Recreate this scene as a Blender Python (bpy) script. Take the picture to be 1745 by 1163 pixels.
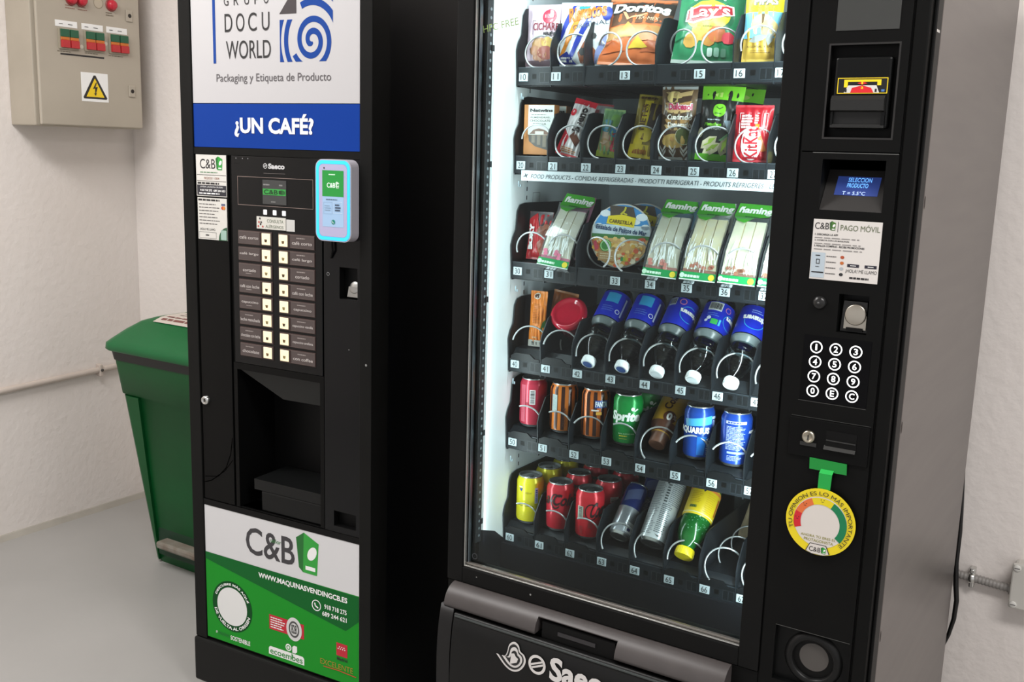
import bpy, bmesh, math, random
from mathutils import Vector, Matrix
random.seed(7)
for o in list(bpy.data.objects): bpy.data.objects.remove(o, do_unlink=True)
scn = bpy.context.scene
COL = scn.collection
PI = math.pi

# ---------------------------------------------------------------- camera
def make_camera():
    f, yaw, pit, rol = 1726.5, .5663, .1835, .0294
    cy, sy = math.cos(yaw), math.sin(yaw)
    F = Vector((-sy*math.cos(pit), cy*math.cos(pit), -math.sin(pit)))
    r = Vector((cy, sy, 0)); u = r.cross(F)
    R = math.cos(rol)*r + math.sin(rol)*u
    U = -math.sin(rol)*r + math.cos(rol)*u
    cd = bpy.data.cameras.new('camera'); cd.sensor_width = 36; cd.sensor_fit = 'HORIZONTAL'
    cd.lens = f*36/1745; cd.clip_start = .05; cd.clip_end = 60
    co = bpy.data.objects.new('camera', cd); COL.objects.link(co)
    m = Matrix((R, U, -F)).transposed().to_4x4(); m.translation = Vector((1.2321, -1.7007, 1.5))
    co.matrix_world = m
    scn.camera = co
make_camera()

# ---------------------------------------------------------------- world, lights, exposure
vs = scn.view_settings
scn.display_settings.display_device = 'sRGB'
vs.view_transform = 'Standard'; vs.look = 'None'; vs.gamma = 1; vs.use_curve_mapping = False
vs.exposure = 0.0
wd = bpy.data.worlds.new('World'); scn.world = wd; wd.use_nodes = True
bg = wd.node_tree.nodes['Background']
bg.inputs[0].default_value = (.79, .78, .785, 1); bg.inputs[1].default_value = .88

def area(name, loc, target, sx, sy, power, col):
    l = bpy.data.lights.new(name, 'AREA'); l.shape = 'RECTANGLE'; l.size = sx; l.size_y = sy
    l.energy = power; l.color = col
    o = bpy.data.objects.new(name, l); COL.objects.link(o); o.location = loc
    d = Vector(target) - Vector(loc)
    o.rotation_euler = d.to_track_quat('-Z', 'Y').to_euler()
    return o
# fluorescent fixtures on the room's ceiling
area('ceiling_tube_light', (-1.15, -1.0, 2.95), (-1.3, -.8, 0), 1.8, .5, 62, (1, .98, .965))
area('ceiling_tube_light', (2.2, -1.0, 2.95), (2.2, -.8, 0), 1.6, .5, 62, (1, .98, .965))
# the LED strips behind the snack machine's door stiles and the one above its top tray
area('display_led_strip', (.657, .066, 1.22), (.30, .30, 1.22), .02, 1.15, 4.6, (.86, .96, 1))
area('display_led_strip', (.052, .060, 1.22), (.40, .30, 1.22), .02, 1.15, 1.7, (.86, .96, 1))
area('display_led_strip', (.36, .07, 1.87), (.36, .30, 1.3), .55, .03, 1.8, (.90, .97, 1))

# ---------------------------------------------------------------- materials
_mc = {}
def lin(h):
    h = h.lstrip('#'); v = [int(h[i:i+2], 16)/255 for i in (0, 2, 4)]
    return tuple(c/12.92 if c <= .04045 else ((c+.055)/1.055)**2.4 for c in v) + (1,)
def C(h, rough=.5, metal=0., emit=0., spec=.5):
    k = (h, rough, metal, emit, spec)
    if k in _mc: return _mc[k]
    m = bpy.data.materials.new('mat_'+h.strip('#')); m.use_nodes = True
    b = m.node_tree.nodes['Principled BSDF']
    b.inputs['Base Color'].default_value = lin(h); b.inputs['Roughness'].default_value = rough
    b.inputs['Metallic'].default_value = metal; b.inputs['Specular IOR Level'].default_value = spec
    if emit:
        b.inputs['Emission Color'].default_value = lin(h); b.inputs['Emission Strength'].default_value = emit
    _mc[k] = m
    return m
def noisy(name, h1, h2, rough=.5, metal=0., scale=8, bump=0., bscale=60, detail=4, stretch=None, spec=.5, bdist=.004):
    if name in _mc: return _mc[name]
    m = bpy.data.materials.new(name); m.use_nodes = True
    nt = m.node_tree; b = nt.nodes['Principled BSDF']; N = nt.nodes.new; L = nt.links.new
    tc = N('ShaderNodeTexCoord'); mp = N('ShaderNodeMapping'); L(tc.outputs['Object'], mp.inputs[0])
    if stretch: mp.inputs['Scale'].default_value = stretch
    nz = N('ShaderNodeTexNoise'); nz.inputs['Scale'].default_value = scale; nz.inputs['Detail'].default_value = detail
    L(mp.outputs[0], nz.inputs['Vector'])
    cr = N('ShaderNodeValToRGB'); cr.color_ramp.elements[0].position = .3; cr.color_ramp.elements[1].position = .7
    cr.color_ramp.elements[0].color = lin(h1); cr.color_ramp.elements[1].color = lin(h2)
    L(nz.outputs['Fac'], cr.inputs[0]); L(cr.outputs[0], b.inputs['Base Color'])
    b.inputs['Roughness'].default_value = rough; b.inputs['Metallic'].default_value = metal
    b.inputs['Specular IOR Level'].default_value = spec
    if bump:
        n2 = N('ShaderNodeTexNoise'); n2.inputs['Scale'].default_value = bscale; n2.inputs['Detail'].default_value = 5
        L(mp.outputs[0], n2.inputs['Vector'])
        bp = N('ShaderNodeBump'); bp.inputs['Strength'].default_value = bump; bp.inputs['Distance'].default_value = bdist
        L(n2.outputs['Fac'], bp.inputs['Height']); L(bp.outputs[0], b.inputs['Normal'])
    _mc[name] = m
    return m
def clear(name, tint, ior=1.45, rough=.02, haze=0., hazecol='#cfd8dc'):
    if name in _mc: return _mc[name]
    m = bpy.data.materials.new(name); m.use_nodes = True
    nt = m.node_tree; nt.nodes.clear(); N = nt.nodes.new; L = nt.links.new
    out = N('ShaderNodeOutputMaterial'); mx = N('ShaderNodeMixShader'); fr = N('ShaderNodeFresnel'); fr.inputs[0].default_value = ior
    t = N('ShaderNodeBsdfTransparent'); t.inputs[0].default_value = lin(tint)
    g = N('ShaderNodeBsdfGlossy'); g.inputs['Roughness'].default_value = rough
    L(fr.outputs[0], mx.inputs[0]); L(g.outputs[0], mx.inputs[2])
    if haze:
        d = N('ShaderNodeBsdfDiffuse'); d.inputs[0].default_value = lin(hazecol)
        m2 = N('ShaderNodeMixShader'); m2.inputs[0].default_value = haze
        L(t.outputs[0], m2.inputs[1]); L(d.outputs[0], m2.inputs[2]); L(m2.outputs[0], mx.inputs[1])
    else: L(t.outputs[0], mx.inputs[1])
    L(mx.outputs[0], out.inputs[0])
    _mc[name] = m
    return m
BLK = noisy('black_paint', '#0b0b0b', '#0e0e0d', .48, scale=14, bump=.05, bscale=500, bdist=.0005, spec=.14)
BLKD = C('#060606', .5, 0, 0, .2); BLKG = C('#0a0b0c', .16, 0, 0, .3)
FRAME = noisy('frame_paint', '#101010', '#131312', .5, scale=10, bump=.05, bscale=500, bdist=.0005, spec=.14)
TRAYM = noisy('tray_plastic', '#15191d', '#1a1f24', .42, scale=20, spec=.3)
TRAYD = C('#0d1013', .45, 0, 0, .3); TRAYL = C('#2b3238', .4)
CHROME = C('#d5d5d2', .22, 1.); STEEL = C('#b9b9b6', .35, 1.); WHITE = C('#f2f2f0', .45); INK = C('#242324', .5)
WIRE = C('#b4b7b9', .3, .5)

# ---------------------------------------------------------------- mesh builder
_tc = {}
def glyphs(s, bold):
    k = (s, bold)
    if k in _tc: return _tc[k]
    c = bpy.data.curves.new('t', 'FONT'); c.body = s; c.size = 1; c.fill_mode = 'FRONT'; c.offset = bold; c.resolution_u = 3 if bold > .001 else 6
    o = bpy.data.objects.new('t', c); COL.objects.link(o)
    me = bpy.data.meshes.new_from_object(o.evaluated_get(bpy.context.evaluated_depsgraph_get()))
    v = [(p.co.x, p.co.y) for p in me.vertices]; f = [tuple(p.vertices) for p in me.polygons]
    bpy.data.objects.remove(o, do_unlink=True); bpy.data.curves.remove(c); bpy.data.meshes.remove(me)
    if not v: _tc[k] = ([], [], 0, 0); return _tc[k]
    x0 = min(p[0] for p in v); x1 = max(p[0] for p in v); y0 = min(p[1] for p in v); y1 = max(p[1] for p in v)
    _tc[k] = ([(p[0]-x0, p[1]-y0) for p in v], f, x1-x0, y1-y0)
    return _tc[k]
def FR(y0=0., e=.0004):          # plane facing -Y
    return lambda u, v, l=0: (u, y0-l*e, v)
def RX(x0=0., e=.0004):          # plane facing +X
    return lambda u, v, l=0: (x0+l*e, u, v)
def rect(a, b, c, d): return [(a, c), (b, c), (b, d), (a, d)]
def disc(cx, cz, r, n=28, rz=None):
    rz = rz or r
    return [(cx+r*math.cos(2*PI*i/n), cz+rz*math.sin(2*PI*i/n)) for i in range(n)]
def rrect(a, b, c, d, r, n=5):
    o = []
    for (x, z, t) in ((b-r, d-r, 0), (a+r, d-r, 90), (a+r, c+r, 180), (b-r, c+r, 270)):
        for i in range(n+1):
            q = math.radians(t+90*i/n); o.append((x+r*math.cos(q), z+r*math.sin(q)))
    return o
def smooth(p, n=2):              # rounds a closed outline
    for _ in range(n):
        q = []
        for i in range(len(p)):
            a, b = p[i], p[(i+1) % len(p)]; q += [(.75*a[0]+.25*b[0], .75*a[1]+.25*b[1]), (.25*a[0]+.75*b[0], .25*a[1]+.75*b[1])]
        p = q
    return p
class MB:
    def __init__(s): s.v = []; s.f = []; s.mi = []; s.sm = []; s.mats = []
    def add(s, vs, fs, mat, smooth=False, M=None):
        if mat not in s.mats: s.mats.append(mat)
        k = s.mats.index(mat); b = len(s.v)
        s.v += [tuple(M @ Vector(p)) for p in vs] if M else [tuple(p) for p in vs]
        for f in fs: s.f.append(tuple(b+i for i in f)); s.mi.append(k); s.sm.append(smooth)
    def addbm(s, bm, mat, smooth=False, M=None):
        bm.verts.index_update()
        s.add([v.co.copy() for v in bm.verts], [[v.index for v in f.verts] for f in bm.faces], mat, smooth, M); bm.free()
    def box(s, x0, x1, y0, y1, z0, z1, mat, bev=0, seg=2, M=None):
        bm = bmesh.new(); bmesh.ops.create_cube(bm, size=1)
        for v in bm.verts: v.co = Vector(((x0+x1)/2+v.co.x*(x1-x0), (y0+y1)/2+v.co.y*(y1-y0), (z0+z1)/2+v.co.z*(z1-z0)))
        if bev: bmesh.ops.bevel(bm, geom=bm.edges[:], offset=bev, segments=seg, affect='EDGES', profile=.5)
        s.addbm(bm, mat, False, M)
    def prism(s, pts, a, b, mat, ax='y', smooth=False, M=None):   # pts in the other two axes
        n = len(pts)
        P = {'y': lambda p, t: (p[0], t, p[1]), 'x': lambda p, t: (t, p[0], p[1]), 'z': lambda p, t: (p[0], p[1], t)}[ax]
        vs = [P(p, a) for p in pts]+[P(p, b) for p in pts]
        s.add(vs, [tuple(range(n))[::-1], tuple(range(n, 2*n))], mat, False, M)
        s.add(vs, [(i, (i+1) % n, n+(i+1) % n, n+i) for i in range(n)], mat, smooth, M)
    def lathe(s, prof, mat, n=32, M=None, smooth=True, cap0=True, cap1=True):
        vs = []; fs = []
        for r, z in prof:
            for i in range(n):
                a = 2*PI*i/n; vs.append((r*math.sin(a), -r*math.cos(a), z))
        for j in range(len(prof)-1):
            for i in range(n): fs.append((j*n+i, j*n+(i+1) % n, (j+1)*n+(i+1) % n, (j+1)*n+i))
        s.add(vs, fs, mat, smooth, M)
        if cap0 and prof[0][0] > 1e-5: s.add(vs[:n], [tuple(range(n))[::-1]], mat, False, M)
        if cap1 and prof[-1][0] > 1e-5: s.add(vs[-n:], [tuple(range(n))], mat, False, M)
    def tube(s, pts, r, mat, n=8, M=None, cap=True):
        P = [Vector(p) for p in pts]; vs = []; fs = []; up = None
        for i, p in enumerate(P):
            t = (P[min(i+1, len(P)-1)]-P[max(i-1, 0)]).normalized()
            if up is None: up = Vector((0, 0, 1)) if abs(t.z) < .9 else Vector((1, 0, 0))
            a = t.cross(up).normalized(); up = a.cross(t).normalized()
            rr = r(i/(len(P)-1)) if callable(r) else r
            for k in range(n):
                q = 2*PI*k/n; vs.append(p+a*math.cos(q)*rr+up*math.sin(q)*rr)
        for j in range(len(P)-1):
            for k in range(n): fs.append((j*n+k, j*n+(k+1) % n, (j+1)*n+(k+1) % n, (j+1)*n+k))
        s.add(vs, fs, mat, True, M)
        if cap: s.add(vs[:n], [tuple(range(n))], mat, False, M); s.add(vs[-n:], [tuple(range(n))[::-1]], mat, False, M)
    def grid(s, fn, nu, nv, mat, smooth=True, M=None):
        vs = [fn(i/nu, j/nv) for j in range(nv+1) for i in range(nu+1)]
        s.add(vs, [(j*(nu+1)+i, j*(nu+1)+i+1, (j+1)*(nu+1)+i+1, (j+1)*(nu+1)+i) for j in range(nv) for i in range(nu)], mat, smooth, M)
    def loft(s, secs, mat, smooth=True, caps=(True, True), M=None):
        n = len(secs[0]); vs = [p for q in secs for p in q]; fs = []
        for j in range(len(secs)-1):
            for i in range(n): fs.append((j*n+i, j*n+(i+1) % n, (j+1)*n+(i+1) % n, (j+1)*n+i))
        s.add(vs, fs, mat, smooth, M)
        if caps[0]: s.add(secs[0], [tuple(range(n))[::-1]], mat, False, M)
        if caps[1]: s.add(secs[-1], [tuple(range(n))], mat, False, M)
    # flat artwork laid on a surface through its map W(u, v, layer)
    def art(s, vs, fs, mat, W, l=1, step=None, clip=None):
        bm = bmesh.new(); bv = [bm.verts.new((p[0], p[1], 0)) for p in vs]
        for f in fs:
            try: bm.faces.new([bv[i] for i in f])
            except ValueError: pass
        if step or clip:
            bmesh.ops.triangulate(bm, faces=[f for f in bm.faces if len(f.verts) > 4])
            def cut(co, no, inn=False, out=False):
                bmesh.ops.bisect_plane(bm, geom=bm.verts[:]+bm.edges[:]+bm.faces[:], dist=1e-7, plane_co=co, plane_no=no, clear_inner=inn, clear_outer=out)
            if clip:
                cut((clip[0], 0, 0), (1, 0, 0), True); cut((clip[1], 0, 0), (1, 0, 0), False, True)
                cut((0, clip[2], 0), (0, 1, 0), True); cut((0, clip[3], 0), (0, 1, 0), False, True)
            if step and bm.verts:
                for ax in (0, 1):
                    lo = min(v.co[ax] for v in bm.verts); hi = max(v.co[ax] for v in bm.verts)
                    for k in range(math.ceil(lo/step), math.floor(hi/step)+1):
                        co = [0, 0, 0]; co[ax] = k*step; no = [0, 0, 0]; no[ax] = 1; cut(co, no)
        bm.verts.index_update()
        s.add([W(v.co.x, v.co.y, l) for v in bm.verts], [[v.index for v in f.verts] for f in bm.faces], mat, bool(step)); bm.free()
    def poly(s, pts, mat, W, l=1, step=None, clip=None): s.art(pts, [tuple(range(len(pts)))], mat, W, l, step, clip)
    def ring(s, cx, cz, r0, r1, mat, W, l=1, a0=0, a1=360, n=36, step=None, clip=None, sz=1.):
        vs = []
        for i in range(n+1):
            a = math.radians(a0+(a1-a0)*i/n)
            for r in (r0, r1): vs.append((cx+r*math.cos(a), cz+r*math.sin(a)*sz))
        s.art(vs, [(2*i, 2*i+1, 2*i+3, 2*i+2) for i in range(n)], mat, W, l, step, clip)
    def line(s, pts, w, mat, W, l=1, step=None):
        for (a, b) in zip(pts[:-1], pts[1:]):
            dx, dz = b[0]-a[0], b[1]-a[1]; L = math.hypot(dx, dz) or 1; nx, nz = -dz/L*w/2, dx/L*w/2
            s.poly([(a[0]-nx, a[1]-nz), (b[0]-nx, b[1]-nz), (b[0]+nx, b[1]+nz), (a[0]+nx, a[1]+nz)], mat, W, l, step)
    def frame(s, a, b, c, d, w, mat, W, l=1):
        for q in (rect(a, b, d-w, d), rect(a, b, c, c+w), rect(a, a+w, c+w, d-w), rect(b-w, b, c+w, d-w)): s.poly(q, mat, W, l)
    def text(s, t, x0, x1, z0, z1, mat, W, l=2, step=None, bold=0., rot=0, shear=0., clip=None):
        vs, fs, w, h = glyphs(t, bold)
        if not vs: return
        if x1 is None: x1 = x0+(w/h)*(z1-z0)
        if rot == 0: T = lambda p: (x0+p[0]/w*(x1-x0)+shear*p[1]/h*(z1-z0), z0+p[1]/h*(z1-z0))
        elif rot == 90: T = lambda p: (x1-p[1]/h*(x1-x0), z0+p[0]/w*(z1-z0))
        else:          # any angle: x0,z0 = lower left corner, x1-x0 = length, z1-z0 = height
            ca, sa = math.cos(math.radians(rot)), math.sin(math.radians(rot))
            def T(p):
                a, b = p[0]/w*(x1-x0), p[1]/h*(z1-z0); return (x0+a*ca-b*sa, z0+a*sa+b*ca)
        s.art([T(p) for p in vs], fs, mat, W, l, step, clip)
    def arctext(s, t, cx, cz, R, h, mat, W, mid=90, l=2, under=False, bold=0., span=None):
        vs, fs, w, hh = glyphs(t, bold); k = R*math.radians(span)/w if span else h/hh; mid = math.radians(mid)
        def T(p):
            u = (p[0]-w/2)*k; v = p[1]/hh*h
            if under: a = mid+u/R; r = R-v
            else: a = mid-u/R; r = R+v
            return (cx+r*math.cos(a), cz+r*math.sin(a))
        s.art([T(p) for p in vs], fs, mat, W, l)
    def bars(s, x0, x1, z0, z1, mat, W, l=3, n=14, vert=True, step=None, bg=None, seed=1):
        if bg: s.poly(rect(x0, x1, z0, z1), bg, W, l-1, step)
        rd = random.Random(seed); a, b = (x0, x1) if vert else (z0, z1); p = a+(b-a)*.05
        while p < b-(b-a)*.06:
            w = (b-a)/n*rd.choice((.35, .5, .8))
            s.poly(rect(p, p+w, z0+(z1-z0)*.1, z1-(z1-z0)*.1) if vert else rect(x0+(x1-x0)*.1, x1-(x1-x0)*.1, p, p+w), mat, W, l, step)
            p += w+(b-a)/n*rd.choice((.4, .6))
    def lines(s, x0, x1, z0, z1, n, mat, W, l=2, fill=.4, seed=3, step=None):   # lines of print too small to read
        rd = random.Random(seed); d = (z1-z0)/n
        for i in range(n):
            z = z1-(i+.5)*d; x = x0; e = x0+(x1-x0)*rd.uniform(.7, 1)
            while x < e-1e-5:
                w = min((x1-x0)*rd.uniform(.06, .2), e-x); s.poly(rect(x, x+w, z-d*fill/2, z+d*fill/2), mat, W, l, step); x += w+(x1-x0)*.025
    def panel(s, x0, x1, z0, z1, y0, y1, holes, mat, hmat=None, back=True):   # slab facing -Y with pockets (a, b, c, d, depth); depth 0 goes right through
        hmat = hmat or mat
        xs = sorted({x0, x1, *[h[0] for h in holes], *[h[1] for h in holes]}); zs = sorted({z0, z1, *[h[2] for h in holes], *[h[3] for h in holes]})
        for i in range(len(xs)-1):
            for j in range(len(zs)-1):
                mx, mz = (xs[i]+xs[i+1])/2, (zs[j]+zs[j+1])/2
                if any(h[0] < mx < h[1] and h[2] < mz < h[3] for h in holes): continue
                s.add([(xs[i], y0, zs[j]), (xs[i+1], y0, zs[j]), (xs[i+1], y0, zs[j+1]), (xs[i], y0, zs[j+1])], [(0, 1, 2, 3)], mat)
        B = [(x0, y0, z0), (x1, y0, z0), (x1, y0, z1), (x0, y0, z1), (x0, y1, z0), (x1, y1, z0), (x1, y1, z1), (x0, y1, z1)]
        s.add(B, [(0, 4, 5, 1), (1, 5, 6, 2), (2, 6, 7, 3), (3, 7, 4, 0)]+([(5, 4, 7, 6)] if back else []), mat)
        for a, b, c, d, dep in holes:
            q = [(a, y0, c), (b, y0, c), (b, y0, d), (a, y0, d)]; q += [(x, y0+dep if dep else y1, z) for x, _, z in q]
            s.add(q, [(0, 1, 5, 4), (1, 2, 6, 5), (2, 3, 7, 6), (3, 0, 4, 7)]+([(4, 5, 6, 7)] if dep else []), hmat)
    def obj(s, name, parent=None, label=None, cat=None, group=None, kind=None, loc=None, rot=None):
        me = bpy.data.meshes.new(name); me.from_pydata(s.v, [], s.f)
        for m in s.mats: me.materials.append(m)
        me.polygons.foreach_set('material_index', s.mi); me.polygons.foreach_set('use_smooth', s.sm); me.update()
        o = bpy.data.objects.new(name, me); COL.objects.link(o)
        if parent: o.parent = parent
        if loc is not None: o.location = loc
        if rot is not None: o.rotation_euler = rot
        return tag(o, label, cat, group, kind)
def tag(o, label=None, cat=None, group=None, kind=None):
    for k, v in (('label', label), ('category', cat), ('group', group), ('kind', kind)):
        if v: o[k] = v
    return o
def thing(name, label, cat, loc=(0, 0, 0), rot=(0, 0, 0), group=None):
    o = bpy.data.objects.new(name, None); COL.objects.link(o); o.location = loc; o.rotation_euler = rot; o.empty_display_size = .05
    return tag(o, label, cat, group)
def dup(root, label, loc, rot=None, group=None):
    def cp(o, par):
        c = o.copy(); COL.objects.link(c)
        if par: c.parent = par
        for ch in [x for x in bpy.data.objects if x.parent == o]: cp(ch, c)
        return c
    r = cp(root, None); r.location = loc; r['label'] = label
    if rot is not None: r.rotation_euler = rot
    if group: r['group'] = group
    return r
def part(name, parent, fn, label=None):
    b = MB(); fn(b); return b.obj(name, parent, label)

# the vending company's box emblem, drawn in a unit square
def cb_logo(b, x0, x1, z0, z1, W, l=2, ink=None, g1='#2f9e3a', g2='#1d6b2a', box=True, bold=.02, white=None):
    ink = ink or INK; wx = x1-x0; h = z1-z0
    b.text('C&B', x0, x0+wx*.68, z0+h*.08, z0+h*.8, ink, W, l, bold=bold)
    X = lambda u: x0+wx*(.70+.30*u); Z = lambda v: z0+h*v
    b.poly([(X(.0), Z(.85)), (X(.35), Z(1.02)), (X(.3), Z(.0)), (X(.12), Z(.1))], C(g2, .5), W, l)
    b.poly([(X(.35), Z(1.02)), (X(1), Z(.82)), (X(.92), Z(.0)), (X(.3), Z(.0))], C(g1, .5), W, l)
    el = []
    for i in range(26):
        q = 2*PI*i/26; u, v = .30*math.cos(q), .155*math.sin(q); el.append((X(.71+u*.62-v*.5*1.2), Z(.53+(u*.55+v*.9)*.82)))
    b.poly(el, white or WHITE, W, l+1)
    b.poly(rect(X(.42), X(.85), Z(.09), Z(.19)), white or WHITE, W, l+1)
def ring_s(b, cx, cz, r, mat, W, l=2, bgm=None):
    b.ring(cx, cz, r*.72, r, mat, W, l)
    a = math.radians(22)
    for dz in (.16, -.16):
        c, s_ = math.cos(a), math.sin(a); pts = [(-.85, dz*1.0-.10), (.85, dz-.10), (.85, dz+.10), (-.85, dz+.10)]
        b.poly([(cx+r*(p[0]*c-p[1]*s_)*.9, cz+r*(p[0]*s_+p[1]*c)) for p in pts], mat, W, l)

# ================================================================ the room
XL, YB = -2.324, .99
WALLM = noisy('plaster_wall', '#e8e0da', '#ebe4df', .85, scale=2.2, bump=.28, bscale=34, spec=.2, bdist=.010)
FLOORM = noisy('painted_floor', '#a19f9c', '#a9a7a4', .42, scale=1.7, bump=.05, bscale=30)
def room():
    b = MB(); b.add([(XL, -4, 0), (4, -4, 0), (4, YB, 0), (XL, YB, 0)], [(0, 1, 2, 3)], FLOORM); b.obj('floor', kind='structure')
    b = MB(); b.box(XL-.12, XL, -4, YB+.12, 0, 3, WALLM); b.obj('wall_left', kind='structure')
    b = MB(); b.box(XL, 4, YB, YB+.12, 0, 3, WALLM); b.obj('wall_back', kind='structure')
    b = MB(); b.box(XL-.12, 4, -4, YB+.12, 3, 3.1, C('#d9d5cf', .8)); b.obj('ceiling', kind='structure')
    cove = noisy('cove_paint', '#a39d93', '#b0aaa0', .7, scale=9, bump=.2, bscale=60)
    b = MB(); b.prism([(XL, 0), (XL+.018, 0), (XL+.005, .020), (XL, .022)], -4, YB, cove); b.obj('baseboard_left', kind='structure')
    b = MB(); b.prism([(YB, 0), (YB-.018, 0), (YB-.005, .020), (YB, .022)], XL+.022, 4, cove, 'x'); b.obj('baseboard_back', kind='structure')
room()

# ---- things on the left wall
def electrical_cabinet():
    x0, xf = XL, XL+.15
    t = thing('electrical_cabinet', 'beige metal electrical cabinet on the left wall with red buttons and a lightning warning sign', 'electrical cabinet', (x0, .69, 1.548))
    O = Vector((x0, .69, 1.548))
    BE = noisy('cabinet_paint', '#a79e8f', '#b0a798', .5, scale=6); BE2 = noisy('cabinet_door_paint', '#aea596', '#b4ab9c', .5, scale=5)
    def loc(o): o.location = -O; return o
    b = MB(); b.box(x0, xf-.002, .472, .913, 1.548, 2.16, BE, .004)
    loc(b.obj('body', t))
    b = MB(); b.box(xf, xf+.014, .486, .912, 1.552, 2.15, BE2, .004)
    W = RX(xf+.014)
    b.poly(rect(.572, .751, 1.800, 1.806), INK, W, 1)
    for (y, z) in ((.659, 1.835), (.761, 1.856)): b.poly(disc(y, z, .007), C('#d9d3c4', .5), W, 1)
    b.lines(.56, .63, 1.808, 1.815, 1, C('#6f6656'), W); b.lines(.67, .74, 1.811, 1.818, 1, C('#6f6656'), W); b.lines(.77, .85, 1.811, 1.818, 1, C('#6f6656'), W)
    b.lines(.60, .64, 1.960, 1.978, 2, C('#8d6a5e'), W); b.lines(.65, .69, 1.960, 1.978, 2, C('#8d6a5e'), W); b.lines(.765, .80, 1.955, 1.972, 2, C('#6f6656'), W)
    b.ring(.736, 1.998, .018, .0205, C('#8a7f6c'), W, 1)
    b.poly(disc(.736, 1.998, .018), C('#b9ae9b', .4), W, 1)
    d = loc(b.obj('door', t))
    for (y, z) in ((.624, 1.997), (.664, 1.997), (.789, 1.997)):
        b = MB(); M = Matrix.Translation((xf+.0135, y, z)) @ Matrix.Rotation(PI/2, 4, 'Y')
        b.lathe([(.023, 0), (.023, .004), (.019, .005)], C('#8c3a38', .4), M=M); b.lathe([(.018, .004), (.018, .014), (.015, .02), (.008, .0225), (0, .023)], C('#c2283a', .3), M=M)
        loc(b.obj('push_button', t, 'round red push button'))
    for (ya, yb, zt) in ((.571, .641, 1.889), (.674, .747, 1.891), (.777, .851, 1.892)):
        b = MB(); b.box(xf+.0135, xf+.022, ya-.006, yb+.003, zt-.070, zt+.002, C('#9c9482', .35), .002)
        wy = (yb-ya-.004)/2
        for k in range(2):
            a = ya+k*(wy+.004)
            for (za, zb, col, th) in ((zt-.027, zt, '#1e5a3e', .028), (zt-.038, zt-.027, '#c9702a', .027), (zt-.064, zt-.038, '#b92b30', .031)):
                b.box(xf+.02, xf+th, a, a+wy, za, zb, C(col, .35), .0015)
        loc(b.obj('rocker_switch', t, 'green, orange and red double rocker switch'))
        b = MB(); b.box(xf+.0138, xf+.0150, ya-.014 if ya < .6 else ya-.012, yb+.003, 1.897, 1.919, WHITE)
        W2 = RX(xf+.0150); b.lines(ya+.0, ya+.02, 1.904, 1.910, 1, INK, W2); b.lines(ya+.036, ya+.06, 1.904, 1.910, 1, INK, W2)
        loc(b.obj('label_strip', t))
    b = MB(); b.box(xf+.0138, xf+.0152, .650, .762, 1.642, 1.746, WHITE); W2 = RX(xf+.0152); Y = C('#f2cf1d', .5)
    cx, cz = .706, 1.690
    b.poly([(cx-.047, 1.652), (cx+.047, 1.652), (cx+.05, 1.657), (cx+.004, 1.737), (cx-.004, 1.737), (cx-.05, 1.657)], INK, W2, 1)
    b.poly([(cx-.038, 1.659), (cx+.038, 1.659), (cx+.001, 1.725), (cx-.001, 1.725)], Y, W2, 2)
    b.poly([(cx+.004, 1.712), (cx-.010, 1.688), (cx-.001, 1.690), (cx-.001, 1.672), (cx-.006, 1.673), (cx+.001, 1.663), (cx+.006, 1.674), (cx+.003, 1.673), (cx+.011, 1.697), (cx+.001, 1.694), (cx+.008, 1.712)], INK, W2, 3)
    loc(b.obj('warning_sign', t, 'yellow triangle warning sign with a lightning bolt'))
    for z in (1.690, 1.968):
        b = MB(); b.box(xf+.0135, xf+.019, .851, .880, z-.022, z+.022, BE2, .003)
        b.ring(.866, z, 0, .0075, C('#1c1512'), RX(xf+.019), 1)
        loc(b.obj('door_lock', t))
electrical_cabinet()

def conduit(name, label, pts, r, col, clips, rot=None):
    t = thing(name, label, 'conduit pipe', pts[0]); O = Vector(pts[0])
    b = MB(); b.tube([Vector(p)-O for p in pts], r, col, 12); b.obj('pipe', t)
    return t, O
def left_conduit():
    g = noisy('conduit_paint', '#bdb0a6', '#c8bcb2', .6, scale=12)
    t, O = conduit('conduit_pipe', 'thin painted conduit pipe running along the left wall towards the green bin', [(XL+.014, -1.6, .50), (XL+.014, .33, .578), (XL+.014, .985, .598)], .0125, g, None)
    b = MB(); b.box(XL, XL+.030, .768, .782, .566, .616, g, .004); b.lathe([(.006, 0), (.006, .004), (0, .005)], C('#3b3733'), M=Matrix.Translation((XL+.030, .776, .592)) @ Matrix.Rotation(PI/2, 4, 'Y'), n=12)
    o = b.obj('pipe_clip', t); o.location = -O
left_conduit()

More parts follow.
